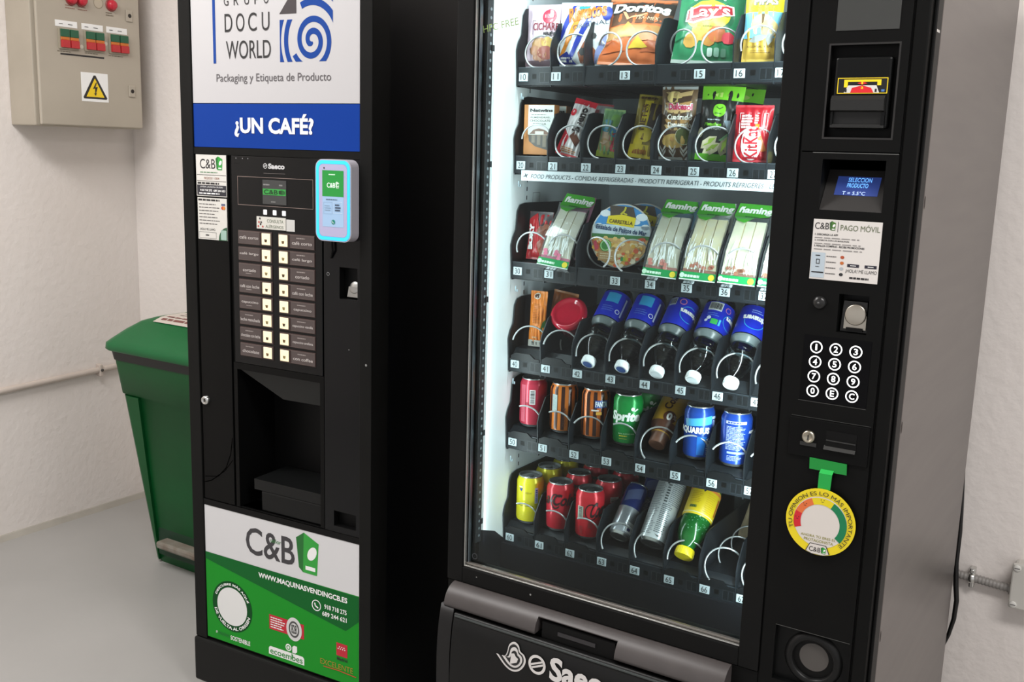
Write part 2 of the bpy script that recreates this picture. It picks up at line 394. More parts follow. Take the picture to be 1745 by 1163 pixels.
def right_conduit():
    g = noisy('corrugated_conduit', '#85817d', '#918d89', .45, scale=20)
    y = YB-.02
    t = thing('corrugated_conduit', 'grey corrugated conduit on the back wall right of the machines', 'conduit pipe', (.95, y, .475)); O = Vector((.95, y, .475))
    def pos(u): return Vector((.62+u*.42, y, .487-.016*u**2))
    pts = [pos(i/150)-O for i in range(151)]
    b = MB(); b.tube(pts, lambda u: .0105+.0011*math.sin(u*2*PI*50), g, 12); b.obj('pipe', t)
    b = MB(); zc = pos((.932-.62)/.42).z; M = Matrix.Translation((.932-O.x, 0, zc-O.z)) @ Matrix.Rotation(PI/2, 4, 'Y')
    b.lathe([(.0125, -.007), (.0145, -.005), (.0145, .005), (.0125, .007)], CHROME, M=M)
    b.box(.925-O.x, .939-O.x, -.006, .019, zc-O.z+.012, zc-O.z+.026, CHROME, .003)
    b.tube([(.932-O.x, -.012, zc-O.z+.02), (.932-O.x, -.004, zc-O.z+.02)], .004, CHROME, 10); b.box(.926-O.x, .938-O.x, -.004, .019, zc-O.z-.026, zc-O.z-.012, CHROME, .003)
    b.obj('pipe_clamp', t, 'shiny metal pipe clamp')
    jb = thing('junction_box', 'pale grey square junction box on the back wall at the right edge', 'junction box', (1.08, YB, .45)); O = Vector((1.08, YB, .45))
    P = noisy('junction_plastic', '#c2bfb8', '#cac7c0', .4, scale=9)
    b = MB(); b.box(-.055, .055, -.045, 0, -.012, .098, P, .008); b.obj('body', jb)
    b = MB(); b.box(-.058, .058, -.052, -.043, -.015, .101, P, .004); b.obj('cover', jb)
    for x in (-.047, .047):
        for z in (-.004, .090):
            b = MB(); M = Matrix.Translation((x, -.052, z)) @ Matrix.Rotation(PI/2, 4, 'X')
            b.lathe([(.0085, 0), (.0085, .002), (.007, .0035), (0, .0035)], C('#d6d4ce', .35), M=M, n=16)
            b.box(-.006, .006, -.0008, .0008, .003, .0039, INK, M=M); b.obj('cover_screw', jb)
    b = MB(); b.tube([(-.062, -.024, .024), (-.05, -.024, .024)], .015, C('#9a9792', .45), 14); b.obj('conduit_gland', jb)
    # loose cable hanging behind the machine
    K = MB(); K.tube([(.885, .945, .80), (.893, .945, .66), (.896, .94, .60), (.8955, .94, .52), (.901, .94, .46), (.9065, .94, .42), (.905, .94, .37), (.897, .94, .325), (.885, .945, .285)], lambda u: .0042+.0022*math.sin(PI*u), C('#0c0b0b', .4), 10)
    O = Vector((.9, .945, .285)); o = K.obj('power_cable', None, 'black cable hanging loose behind the snack machine', 'cable'); 
right_conduit()

def waste_bin():
    t = thing('pedal_bin', 'green plastic pedal bin with a lid in the corner beside the coffee machine', 'bin', (-1.53, .72, 0)); O = Vector((-1.53, .72, 0))
    G = noisy('bin_green', '#054a20', '#075024', .42, scale=7, spec=.3); G2 = noisy('lid_green', '#085c2e', '#0a6232', .35, scale=7, spec=.35); GD = C('#04301a', .5)
    def sec(z, xa, xb, ya, yb, r): return [(x-O.x, y-O.y, z) for x, y in rrect(xa, xb, ya, yb, r, 6)]
    def at(z, o=0.):                   # the bin tapers towards the floor
        u = z/.78; return (-1.722-.082*u-o, -1.338+.082*u+o, .560-.080*u-o, .860+.050*u+o)
    b = MB(); secs = [sec(0.0, *at(0, -.004), .035), sec(.01, *at(.01), .035)]
    for z in (.30, .625): secs.append(sec(z, *at(z), .035))
    secs += [sec(.632, *at(.632, .008), .035), sec(.76, *at(.76, .010), .037), sec(.79, *at(.79, .010), .037)]
    b.loft(secs, G)
    # front: raised frame around the sunken middle panel
    def fy(z): return .560-.080*z/.78
    for sg in (1, -1):
        q = []
        for z in (.012, .625):
            xl, xr = at(z)[0], -1.688
            f = fy(z); c = [(xl+.006, f+.020), (xl+.012, f+.002), (xl+.034, f-.010), (xr, f-.010), (xr, f+.01)]
            q.append([((x if sg > 0 else -3.06-x)-O.x, y-O.y, z) for x, y in c])
        b.loft(q, G, False)
    b.box(-1.686-O.x, -1.374-O.x, fy(.1)-.004-O.y, fy(.1)+.02-O.y, .035, .15, GD, .006)
    b.obj('body', t)
    b = MB(); q = [sec(.752, *at(.752, .013), .038), sec(.785, *at(.785, .015), .038)]; b.loft(q, C('#08090a', .45)); b.obj('bin_liner', t, 'black bag edge under the lid')
    b = MB(); L = [(.786, .026, 0), (.792, .032, 0), (.812, .030, 0), (.826, .016, 0), (.858, -.02, .03), (.886, -.060, .05), (.900, -.10, .05), (.903, -.13, .05)]
    b.loft([sec(z, *at(.79, o), max(.012, .05-max(0, -o)*.3)) for z, o, _ in L], G2)
    b.obj('lid', t, 'lighter green domed lid')
    b = MB(); top = [(.499, .858), (.539, .886), (.579, .900), (.609, .903), (.90, .903)]
    def W(u, v, l=0):
        for (a, c), (d, e) in zip(top[:-1], top[1:]):
            if v <= d: break
        return (u-O.x, v-O.y, c+(e-c)*(v-a)/(d-a)+.0025+l*.0008)
    b.poly(rect(-1.67, -1.37, .545, .68), C('#c9bfb5', .5), W, 1, .01)
    b.lines(-1.65, -1.39, .556, .605, 2, C('#7a4a44'), W, 2, .5, step=.01); b.lines(-1.63, -1.42, .62, .665, 2, C('#8d7a70'), W, 2, .4, step=.01)
    b.obj('sticker', t, 'worn paper sticker on the lid')
    b = MB(); b.box(-1.642-O.x, -1.36-O.x, .500-O.y, .560-O.y, .082, .108, noisy('pedal_plastic', '#8d8a80', '#6f5f52', .6, scale=18), .008); b.obj('pedal', t, 'grey foot pedal')
    b = MB(); b.box(-1.826-O.x, -1.775-O.x, .78-O.y, .83-O.y, .36, .43, C('#15161a', .5), .006); b.obj('hinge_bracket', t)
waste_bin()

# ================================================================ coffee machine
def coffee_machine():
    t = thing('coffee_machine', 'tall black coffee vending machine with a white and blue top poster and green lower panel', 'coffee machine', (-.8874, .0457, 0), (0, 0, .0581))
    P = lambda name, fn, label=None, par=None: part(name, par or t, fn, label)
    FM = noisy('coffee_frame', '#131312', '#161615', .45, scale=12, spec=.12); CAB = C('#07080b', .34, 0, 0, .2); PAN = noisy('coffee_panel', '#0b0b0b', '#0e0e0d', .35, scale=9, spec=.12)
    def cabinet(b):
        b.panel(.003, .597, .03, 1.98, .070, .72, [(.162, .453, .569, .952, .12)], CAB)
        for x in (.06, .54):
            for y in (.12, .66): b.lathe([(.02, 0), (.02, .008), (.012, .01), (.012, .035)], BLKD, n=14, M=Matrix.Translation((x, y, 0)))
    P('cabinet', cabinet)
    def door(b):
        b.panel(0, .600, .02, 1.97, .010, .066, [(.161, .454, .568, .953, 0), (.458, .564, .567, 1.473, 0)], FM, None, False)
        b.box(0, .040, 0, .012, .16, 1.97, FM, .0015); b.box(.565, .600, 0, .012, .16, 1.97, FM, .0015)
        b.box(.040, .565, .002, .012, 1.475, 1.492, FM); b.box(.040, .565, .002, .012, .549, .565, BLKD)
        b.poly(disc(.585, 1.0, .003, 10), C('#8c8c8a', .4), FR(-.0002), 1)
    P('door_frame', door)
    P('kick_plate', lambda b: b.box(-.004, .604, -.006, .03, .03, .158, C('#131312', .5, 0, 0, .22), .006))
    def poster(b):
        b.box(.042, .563, .003, .011, 1.600, 1.965, C('#bdbbbc', .4, 0, 0, .25)); W = FR(.003)
        BL = C('#143f8c', .45, 0, 0, .2)
        b.poly(rect(.115, .124, 1.694, 1.965), BL, W, 1)
        for ch, x0 in zip('GRUPO', (.154, .186, .220, .252, .281)): b.text(ch, x0, x0+.015, 1.828, 1.850, INK, W, bold=.0)
        for ch, a, c in zip('DOCU', (.155, .192, .231, .274), (.180, .219, .258, .298)): b.text(ch, a, c, 1.767, 1.809, INK, W, bold=.0)
        b.text('WORLD', .158, .301, 1.704, 1.746, INK, W)
        # blue fingerprint-like spiral cut to a square
        cl = (.329, .487, 1.694, 1.789); cx, cz = .426, 1.741
        vs = []; n = 160
        for i in range(n+1):
            a = i/n*PI*2*2.25; r = .0045+.0247*a/(2*PI); w = .004+.0088*min(1, i/14)
            q = -PI/2+.5-a
            for rr in (r-w/2, r+w/2): vs.append((cx+rr*math.cos(q), cz+rr*math.sin(q)*1.08))
        fs = [(2*i, 2*i+1, 2*i+3, 2*i+2) for i in range(n)]
        b.art(vs, fs, BL, W, 1, None, (.329, .382, 1.694, 1.789)); b.art(vs, fs, BL, W, 1, None, (.382, .487, 1.694, 1.800))
        b.ring(cx, cz, .0716, .0844, BL, W, 1, 130, 250, 40, None, (.329, .380, 1.694, 1.789), 1.15)
        b.ring(cx, cz, .0935, .12, BL, W, 1, 130, 250, 40, None, (.329, .380, 1.694, 1.789), 1.15)
        b.ring(cx, cz, .0690, .0830, BL, W, 1, -30, 115, 40, None, (.387, .487, 1.76, 1.840), 1.12)
        b.ring(cx, cz, .0950, .1090, BL, W, 1, 20, 115, 40, None, (.387, .487, 1.80, 1.87), 1.12)
        b.poly([(.328, 1.802), (.380, 1.802), (.380, 1.865)], C('#3a3436', .5), W, 1)
        b.text('Packaging y Etiqueta de Producto', .124, .481, 1.645, 1.669, C('#5a5658', .5), W)
    P('poster', poster)
    def banner(b):
        b.box(.042, .563, .003, .011, 1.493, 1.5985, C('#08388f', .4, 0, 0, .15)); W = FR(.003)
        for dx, dz, m, l in ((.0016, -.0018, C('#0b2f78', .5), 1), (0, 0, WHITE, 2)):
            b.text('¿UN CAFÉ?', .180+dx, .429+dx, 1.519+dz, 1.575+dz, m, W, l, bold=.035)
    P('banner', banner)
    def lower(b):
        b.box(.042, .563, .003, .011, .168, .548, C('#d6d5d6', .35, 0, 0, .25)); W = FR(.003)
        G, GD_ = C('#1f8f29', .4, 0, 0, .15), C('#126129', .4, 0, 0, .15)
        b.poly(rect(.042, .563, .168, .413), G, W, 1)
        b.poly([(.042, .395), (.042, .415), (.563, .411), (.563, .346), (.522, .311)], GD_, W, 2)
        cb_logo(b, .190, .436, .435, .540, W, 1, C('#3c3a3d', .5), bold=.012)
        b.text('señor', .276, .312, .492, .503, C('#2f7d3a'), W, 2)
        b.text('WWW.MAQUINASVENDINGCB.ES', .233, .527, .383, .400, WHITE, W, 3, bold=.03)
        b.ring(.428, .356, .0125, .0150, WHITE, W, 3); b.line([(.4225, .362), (.4245, .3545), (.434, .350)], .004, WHITE, W, 3)
        b.text('918 718 275', .454, .525, .3535, .3660, WHITE, W, 3, bold=.02); b.text('689 244 621', .447, .525, .3335, .3460, WHITE, W, 3, bold=.02)
        b.poly(disc(.136, .277, .072, 44), C('#0e4a20', .4, 0, 0, .15), W, 2); b.poly(disc(.136, .277, .054, 40), C('#e4e4e2', .5), W, 3)
        b.arctext('DESCUBRE MÁS AQUÍ', .136, .277, .0585, .0095, WHITE, W, 90, 3, bold=.03, span=135); b.arctext('DE VUELTA AL ORIGEN', .136, .277, .0675, .0095, WHITE, W, 270, 3, True, bold=.03, span=150)
        R = C('#c22033', .4)
        b.poly(rect(.268, .386, .250, .291), R, W, 2); b.lines(.273, .325, .254, .287, 5, WHITE, W, 3, .45)
        b.ring(.353, .270, .0, .026, C('#d8d8d6'), W, 3, sz=1.25); b.ring(.353, .270, .0135, .0175, C('#4a4a4a'), W, 4, sz=1.3); b.text('828', .344, .362, .258, .283, C('#333333'), W, 4, bold=.02)
        b.poly(rrect(.265, .386, .162, .201, .008)[:], WHITE, W, 2, None, (.265, .386, .178, .201)); b.text('ecoembes', .270, .381, .181, .198, C('#2c8a3a'), W, 3, bold=.01)
        b.poly(disc(.333, .214, .010), WHITE, W, 2); b.ring(.333, .214, .004, .0065, C('#2c9c37'), W, 3); b.poly([(.346, .203), (.346, .219), (.352, .224), (.362, .224), (.362, .208), (.356, .203)], WHITE, W, 2); b.poly(rect(.3435, .3455, .185, .215), C('#2c8a3a'), W, 3)
        b.poly(rect(.492, .527, .238, .273), R, W, 2)
        for i in range(7): b.poly(disc(.498+.0035*i+(i % 2)*.001, .258+(i % 2)*.005, .0018, 6), WHITE, W, 3)
        b.text('Madrid', .494, .527, .226, .235, INK, W, 3, bold=.02)
        b.text('EXCELENTE', .440, .545, .201, .216, C('#a98a2c'), W, 3); b.line([(.45, .196), (.50, .1975), (.555, .1945)], .0025, C('#c24a2a'), W, 3)
        b.text('#', .074, .080, .186, .194, WHITE, W, 3); b.text('VENDING', .082, .124, .184, .194, C('#1c7335'), W, 3); b.text('SOSTENIBLE', .128, .199, .180, .193, WHITE, W, 3, bold=.02)
    P('lower_poster', lower, 'white and green printed lower panel')
    # ---- left strip of the front
    def left(b):
        b.box(.0445, .153, .003, .012, .567, 1.474, PAN, .001); W = FR(.003)
        K = C('#020202', .6, 0, 0, 0)
        pts = [(.150, .750), (.143, .705), (.125, .665), (.10, .640), (.07, .620), (.046, .612)]; b.line(pts, .0022, K, W, 1)
        b.line([(.150, .690), (.12, .655), (.09, .635), (.047, .628)], .0016, K, W, 1)
    P('left_panel', left)
    def lock(b):
        M = Matrix.Translation((.060, .003, .839)) @ Matrix.Rotation(PI/2, 4, 'X')
        b.lathe([(.0125, -.002), (.0125, .004), (.010, .009), (.007, .010), (.0065, .009), (0, .009)], CHROME, M=M, n=24); b.box(-.001, .001, -.004, .004, .0088, .0096, INK, M=M)
    P('lock', lock, 'chrome cylinder lock')
    def sticker1(b):
        b.box(.047, .150, .0018, .0032, 1.371, 1.474, C('#d9d6cf', .5)); W = FR(.0018)
        cb_logo(b, .061, .138, 1.437, 1.470, W, 1, bold=.0); b.lines(.061, .137, 1.428, 1.433, 1, C('#6b8f6e'), W, 1, .5)
        b.poly(rect(.049, .149, 1.4235, 1.4245), INK, W, 1); b.text('902050 1004', .074, .126, 1.413, 1.419, C('#9a6a5a'), W, 1); b.poly(rect(.049, .149, 1.4085, 1.4095), INK, W, 1)
        b.lines(.051, .147, 1.4005, 1.4060, 1, INK, W, 1, .8)
        b.poly(rect(.049, .149, 1.373, 1.399), C('#2b2a31', .5), W, 1); b.text('¡AVISA! ¿ALGUNA DUDA?', .060, .138, 1.3915, 1.3965, WHITE, W, 2)
        b.text('918 718 275  689 244 621', .060, .146, 1.3830, 1.3885, WHITE, W, 2, bold=.03); b.lines(.056, .147, 1.3755, 1.3805, 1, WHITE, W, 2, .6)
    P('company_sticker', sticker1, 'white sticker with company name and phone numbers')
    def sticker2(b):
        b.box(.049, .149, .0018, .0032, 1.262, 1.367, C('#d6d3cc', .5)); W = FR(.0018)
        b.lines(.052, .147, 1.3585, 1.3645, 1, INK, W, 1, .7); b.lines(.054, .128, 1.298, 1.355, 7, C('#5f5c5a'), W, 1, .25)
        b.poly(rect(.131, .144, 1.349, 1.354), C('#5a5f7a'), W, 1); b.poly(disc(.135, 1.3435, .0045, 12), C('#c23b2f'), W, 1); b.poly(disc(.140, 1.3435, .0045, 12), C('#d9832f'), W, 2)
        b.text('¡HOLA! ME LLAMO', .055, .108, 1.2835, 1.2905, INK, W, 1); b.frame(.052, .112, 1.265, 1.281, .0008, C('#6a6a68'), W, 1); b.lines(.075, .09, 1.2705, 1.2755, 1, INK, W, 1, .6)
        b.poly(disc(.153, 1.263, .033, 36), C('#2d5a3c'), W, 1, None, (.05, .149, 1.262, 1.31)); b.poly(rrect(.128, .147, 1.2635, 1.288, .002), C('#9bb8ac'), W, 2)
    P('instruction_sticker', sticker2, 'white sticker with lines of instructions')
    # ---- middle: display and buttons
    def mid(b):
        b.box(.166, .452, .003, .012, .955, 1.474, BLKG, .001); W = FR(.003)
        b.ring_s = None; ring_s(b, .2775, 1.452, .0065, C('#b9b9b9'), W, 1); b.text('Saeco', .287, .339, 1.4455, 1.4585, C('#c9c9c9'), W, 1, bold=.05)
        b.poly(rect(.272, .340, 1.4345, 1.4353), C('#77706c'), W, 1)
        b.frame(.186, .426, 1.355, 1.425, .0013, C('#7d6d66'), W, 1)
        b.box(.176, .190, .0015, .004, 1.456, 1.4565, BLKD)
        for x in (.183, .204, .222): b.poly(disc(x, 1.468, .0018, 8), C('#6d6d6d'), W, 1)
    P('control_panel', mid, 'glossy black control panel')
    def screen(b):
        b.box(.269, .344, .0015, .0035, 1.361, 1.419, C('#3e3f3f', .25)); W = FR(.0015)
        b.poly(rect(.270, .343, 1.383, 1.398), C('#2f8a3c', .4, 0, .35), W, 1); b.text('C&B', .2735, .318, 1.385, 1.396, C('#123a18', .5), W, 2, bold=.02)
        b.poly([(.321, 1.394), (.331, 1.396), (.331, 1.385), (.321, 1.387)], C('#123a18'), W, 2); b.poly([(.332, 1.396), (.341, 1.393), (.341, 1.387), (.332, 1.385)], C('#1d5a25'), W, 2)
        b.lines(.272, .298, 1.405, 1.410, 1, C('#8a8a88'), W, 1, .7); b.lines(.322, .336, 1.405, 1.410, 1, C('#8a8a88'), W, 1, .7); b.lines(.296, .315, 1.3645, 1.3695, 1, C('#77777'+'5'), W, 1, .7)
    P('display', screen, 'small display with a green band')
    LIT = C('#efe2bb', .4, 0, .5)
    for x in (.2755, .306, .3355):
        P('indicator_light', lambda b: b.box(x-.0055, x+.0055, .0012, .0035, 1.335, 1.347, C('#e6e6e6', .4, 0, .6), .001))
    def cons(b):
        b.box(.248, .341, .0015, .0035, 1.300, 1.330, C('#d3d1c8', .5)); W = FR(.0015)
        b.text('CONSULTA', .282, .334, 1.3165, 1.3245, C('#77806f'), W, 1); b.text('ALÉRGENOS', .277, .334, 1.3035, 1.3125, C('#77806f'), W, 1)
        for i, (x, z) in enumerate(((.259, 1.325), (.256, 1.316), (.263, 1.316), (.254, 1.306), (.261, 1.311), (.268, 1.306))): b.poly(disc(x, z, .0028, 6), C(('#3a3436', '#b94a48')[i % 2]), W, 1)
        b.box(.343, .369, .0015, .0035, 1.299, 1.327, C('#c9c8c4', .5))
    P('allergen_sticker', cons, 'white allergen information sticker')
    BR = noisy('button_brown', '#4b413f', '#514644', .4, scale=20); BE_ = C('#2a1512', .5); LT = C('#c7bfbb', .5)
    Lt = ['café corto', 'café largo', 'cortado', 'café con leche', 'capuccino', 'leche manchada', 'chocolate con leche', 'chocolate']
    Rt = ['café corto', 'café largo', 'cortado', 'café con leche', 'capuccino', 'capuccino vainilla', 'capuccino avellana', 'con coffee']
    for k in range(8):
        z1 = 1.2915-.0405*k; z0 = z1-.032
        for side in (0, 1):
            xa, xb = ((.186, .297), (.317, .431))[side]; la = (.265, .320)[side]
            b = MB(); W = FR(.0005)
            b.box(xa, xb, .0015, .0035, z0-.0015, z1+.0015, C('#3c2723', .4), .0006)
            b.box(xa+.001, xb-.001, .0005, .003, z0, z1, BR, .0006)
            b.poly(rect(la-.007 if not side else la+.0275, la if not side else la+.0345, z0+.0003, z1-.0003), BE_, W, 1)
            nm = (Lt, Rt)[side][k]; w = min(.064, .0062*len(nm)); c = ((xa+la-.006)/2, (la+.034+xb)/2)[side]; dz = .0035 if (side == 1 or k > 4) else 0
            b.text(nm, c-w/2, c+w/2, z0+.0125-dz, z0+.0205-dz, LT, W, 1, bold=.01)
            if dz: b.lines(c-.017, c+.017, z0+.0225, z0+.0265, 1, C('#9b918d'), W, 1, .6)
            elif k in (2, 3, 4): b.lines(c-.012, c+.012, z0+.0065, z0+.0100, 1, C('#9b918d'), W, 1, .6)
            b.frame(xa+.002, xb-.002, z0+.001, z1-.001, .0005, C('#7b6a64'), W, 1)
            btn = b.obj('drink_button', t)
            b = MB(); b.box(la, la+.0275, -.0008, .001, z0+.002, z1-.002, LIT, .001); W = FR(-.0008)
            cup = C(('#4a3420', '#6b5130', '#8a7a52')[(k+side) % 3], .5); x = la+.0138
            b.poly([(x-.0045, z0+.0155), (x+.0045, z0+.0155), (x+.003, z0+.0085), (x-.003, z0+.0085)], cup, W, 1)
            b.obj('key_light', btn, 'lit cream square key with a cup symbol')
    # ---- dispensing bay
    def bay(b):
        b.panel(.160, .455, .567, .954, .003, .16, [(.172, .443, .568, .937, .135)], PAN, C('#0a0a0a', .4, 0, 0, .2))
        b.prism([(.012, .622), (.135, .640), (.135, .652), (.012, .650)], .215, .441, C('#121313', .3, 0, 0, .3), 'x')
        b.box(.240, .441, .010, .10, .568, .622, C('#101111', .3, 0, 0, .25), .004)
    P('dispensing_bay', bay)
    def flap(b):
        pts = [(.1745, .936), (.441, .938), (.441, .873), (.305, .871)]
        b.loft([[(x, .010+(.937-z)*.25, z) for x, z in pts], [(x, .016+(.937-z)*.25, z) for x, z in pts]], C('#1e1f1e', .3, 0, 0, .3), False)
    P('splash_guard', flap)
    # ---- right strip: coin slot, payment terminal
    def right(b):
        b.panel(.457, .565, .566, 1.474, .003, .03, [(.504, .557, 1.150, 1.225, .022), (.485, .553, .582, .621, .02)], C('#0b0c0e', .2, 0, 0, .3), BLKD)
        W = FR(.003); b.ring(.470, 1.206, .003, .0045, C('#6a6a6a'), W, 1); b.poly(disc(.532, 1.03, .001, 6), WHITE, W, 1)
    P('right_panel', right)
    def coin(b):
        M = Matrix.Translation((.538, .017, 1.178)) @ Matrix.Rotation(PI/2-.2, 4, 'X')
        b.lathe([(.0, .002), (.013, .002), (.0145, .001), (.0145, -.004)], STEEL, M=M, n=24)
        b.prism([(.518, 1.155), (.556, 1.155), (.553, 1.180), (.523, 1.180)], .014, .02, STEEL)
    P('coin_slot', coin, 'bare metal coin slot')
    pt = MB(); pt.prism(rrect(.4575, .561, 1.287, 1.474, .020, 7), -.026, .004, C('#b5b1b9', .35), smooth=False)
    W = FR(-.026)
    term = pt.obj('payment_terminal', t, 'white payment terminal with a glowing blue rim')
    def ringl(b):
        o = rrect(.4600, .5585, 1.2895, 1.4715, .018, 7); i_ = rrect(.4680, .5505, 1.2975, 1.4635, .012, 7); n = len(o)
        b.art(o+i_, [(k, (k+1) % n, n+(k+1) % n, n+k) for k in range(n)], C('#2fb4f5', .4, 0, .85), W, 2)
    P('light_ring', ringl, 'glowing cyan light ring', term)
    def tscr(b):
        b.poly(rrect(.4685, .5500, 1.298, 1.463, .012, 7), C('#a9a5c4', .35, 0, .2), W, 2)
        b.poly(rect(.4790, .5405, 1.3205, 1.4490), C('#8fabc8', .3, 0, .4), W, 3); b.poly(rect(.4790, .5405, 1.390, 1.449), C('#1f8536', .3, 0, .35), W, 4)
        cb_logo(b, .493, .528, 1.409, 1.424, W, 5, C('#e6f2e8', .4, 0, .8), '#dff0e2', '#bfe0c6', bold=.0, white=C('#1f8536', .3, 0, .35)); b.lines(.498, .522, 1.438, 1.4415, 1, C('#c9e6cf', .4, 0, .5), W, 5, .6)
        b.lines(.490, .532, 1.381, 1.385, 1, C('#4c5a6c'), W, 5, .5); b.frame(.483, .508, 1.350, 1.377, .0006, C('#8fa8c2'), W, 5); b.frame(.511, .537, 1.352, 1.378, .0006, C('#dbe7f2'), W, 5); b.lines(.486, .505, 1.356, 1.371, 3, C('#7f93a8'), W, 5, .3); b.lines(.516, .533, 1.356, 1.374, 3, C('#39465c'), W, 5, .6)
        b.poly(disc(.511, 1.332, .0055, 16), C('#1f7a6c', .4, 0, .3), W, 5); b.line([(.508, 1.334), (.5095, 1.331), (.513, 1.3295)], .0012, WHITE, W, 6); b.poly(disc(.484, 1.454, .0022, 8), INK, W, 3)
    P('screen', tscr, 'lit screen, green over pale blue', term)
    P('cable', lambda b: b.tube([(.486, -.004, 1.288), (.488, -.003, 1.262), (.480, .001, 1.245)], .003, BLKD, 8))
coffee_machine()

# ================================================================ snack machine
CX = lambda i: .0915+.0785*i                                   # column centres
TAGZ = [1.657, 1.475, 1.249, 1.043, .865, .640]                # height of each tray's number tags
FLZ = [1.676, 1.494, 1.268, 1.076, .898, .672]                 # height of each tray's floor
def helix(b, cx, cz, r, y0, a0, sgn, turns, pitch, rad=.0019, M=None, ease=True):
    pts = []; n = int(turns*40)
    for i in range(n+1):
        q = i/40; a = math.radians(a0)-sgn*2*PI*q
        pts.append((cx+r*math.cos(a), y0+pitch*(q*q if ease and q < 1 else q), cz+r*math.sin(a)))
    b.tube(pts, rad, WIRE, 8)
def snack_machine():
    t = thing('snack_vending_machine', 'large black snack and drinks vending machine with a lit glass front and steel side', 'vending machine')
    P = lambda name, fn, label=None, par=None: part(name, par or t, fn, label)
    SIDE = noisy('galvanised_steel', '#6f6967', '#77716e', .33, .75, scale=3, stretch=(1, 1, 12), spec=.5)
    INW = C('#eef4f6', .5); ING = C('#e2eaee', .45); IND = C('#23272b', .5)
    def cabinet(b):
        b.box(.006, .046, .055, .895, .05, 1.90, BLK); b.box(.860, .8985, .058, .895, .03, 1.90, SIDE, .003)
        b.box(.046, .860, .60, .893, .05, 1.90, BLKD); b.box(.046, .860, .06, .60, .05, .40, BLKD); b.box(.046, .860, .06, .60, 1.88, 1.90, BLKD)
        b.box(.69, .860, .06, .60, .40, 1.88, BLKD)
        W = RX(.8985)
        for y, z in ((.066, 1.44), (.066, 1.06), (.068, .677)): b.poly(disc(y, z, .0035, 12, .011), C('#2a1d18', .6), W, 1)
        b.poly(rect(.022, .045, 1.704, 1.708), C('#d8d6d2', .4, .5), W, 1)
        for x in (.08, .80):
            for y in (.12, .82): b.lathe([(.025, 0), (.025, .01), (.014, .012), (.014, .055)], BLKD, n=14, M=Matrix.Translation((x, y, 0)))
    P('cabinet', cabinet)
    def inner(b):
        W = RX(.0465, .0004)
        b.add([W(y, z) for y, z in ((.052, .683), (.115, .661), (.153, .632), (.196, .632), (.196, 1.88), (.052, 1.88))], [(0, 1, 2, 3, 4, 5)], INW)
        b.add([W(y, z) for y, z in ((.196, .50), (.60, .50), (.60, 1.88), (.196, 1.88))], [(0, 1, 2, 3)], ING)
        z = .64
        while z < 1.86: b.poly(rect(.205, .2085, z, z+.009), IND, W, 1); z += .019
        for z in (1.10, 1.30, 1.50, 1.70): b.poly(rect(.190, .1915, z, z+.02), IND, W, 1)
        b.frame(.232, .262, 1.375, 1.415, .0008, IND, W, 1); b.poly(rect(.232, .262, 1.365, 1.368), IND, W, 1)
        b.add([(.0465, .598, .5), (.69, .598, .5), (.69, .598, 1.88), (.0465, .598, 1.88)], [(0, 1, 2, 3)], noisy('inner_back', '#c9d2d7', '#d1dade', .4, .1, scale=6))
        b.add([(.688, .055, .5), (.688, .60, .5), (.688, .60, 1.88), (.688, .055, 1.88)], [(0, 1, 2, 3)], ING)
        b.add([(.0465, .055, 1.879), (.69, .055, 1.879), (.69, .60, 1.879), (.0465, .60, 1.879)], [(0, 1, 2, 3)], INW)
        b.box(.0465, .689, .142, .152, .56, .625, C('#15161a', .4, 0, 0, .3)); b.box(.0465, .689, .06, .60, .54, .565, C('#15161a', .4, 0, 0, .3))
        b.add([W(y, z) for y, z in ((.052, .55), (.196, .55), (.196, .632), (.153, .632), (.115, .661), (.052, .683))], [(0, 1, 2, 3, 4, 5)], C('#15161a', .4, 0, 0, .3))
    P('inner_liner', inner, 'white and grey inner walls')
    # ---- door: frame, glass, light strip
    def door(b):
        b.box(0, .040, 0, .05, .577, 1.90, FRAME, .002); b.box(.6665, .705, 0, .05, .577, 1.90, FRAME, .002)
        b.box(.040, .6665, 0, .05, .577, .613, FRAME, .002); b.box(.040, .6665, 0, .05, 1.83, 1.90, FRAME, .002)
        b.box(0, .705, .004, .05, .05, .575, BLK, .002)
        b.poly(disc(.215, .5955, .0022, 8), C('#9a9a98', .4), FR(0), 1); b.poly(disc(.078, .5985, .0016, 6), C('#9a9a98', .4), FR(0), 1)
    P('door_frame', door)
    SIL = C('#c4c4c0', .25, .85)
    def trim(b):
        b.box(.0400, .0435, .004, .012, .613, 1.83, SIL, .001); b.box(.0455, .0475, .012, .022, .62, 1.83, C('#6f7a80', .2, .6), .0006)
        b.box(.0400, .6665, .004, .010, .6135, .6165, SIL, .001); b.box(.0435, .6665, .010, .018, .6165, .6215, C('#8f8a84', .25, .7), .001)
    P('glass_trim', trim, 'bright metal edging of the glass')
    def ledbar(b):
        b.box(.0465, .0535, .030, .050, .66, 1.80, C('#2a2f33', .4), .001); W = RX(.0535)
        z = .675
        while z < 1.79: b.poly(disc(.041, z, .0032, 10), C('#8d989e', .4), W, 1); z += .0165
        for z in (.70, .90, 1.19, 1.47, 1.70): b.box(.0535, .056, .044, .052, z, z+.012, C('#2a2f33', .4))
    P('led_bar', ledbar)
    def glass(b): b.box(.0412, .6655, .0185, .0225, .615, 1.831, clear('door_glass', '#f4faf8', 1.28, .01))
    g = P('glass_pane', glass)
    P('glass_lettering', lambda b: b.text('HFC FREE', .052, .135, 1.732, 1.746, C('#8fa860', .5), FR(.018), 1, rot=9), None, g)
    P('glass_emblem', lambda b: b.ring(.060, .636, .0055, .0065, C('#5d6166', .4), FR(.018), 1), None, g)
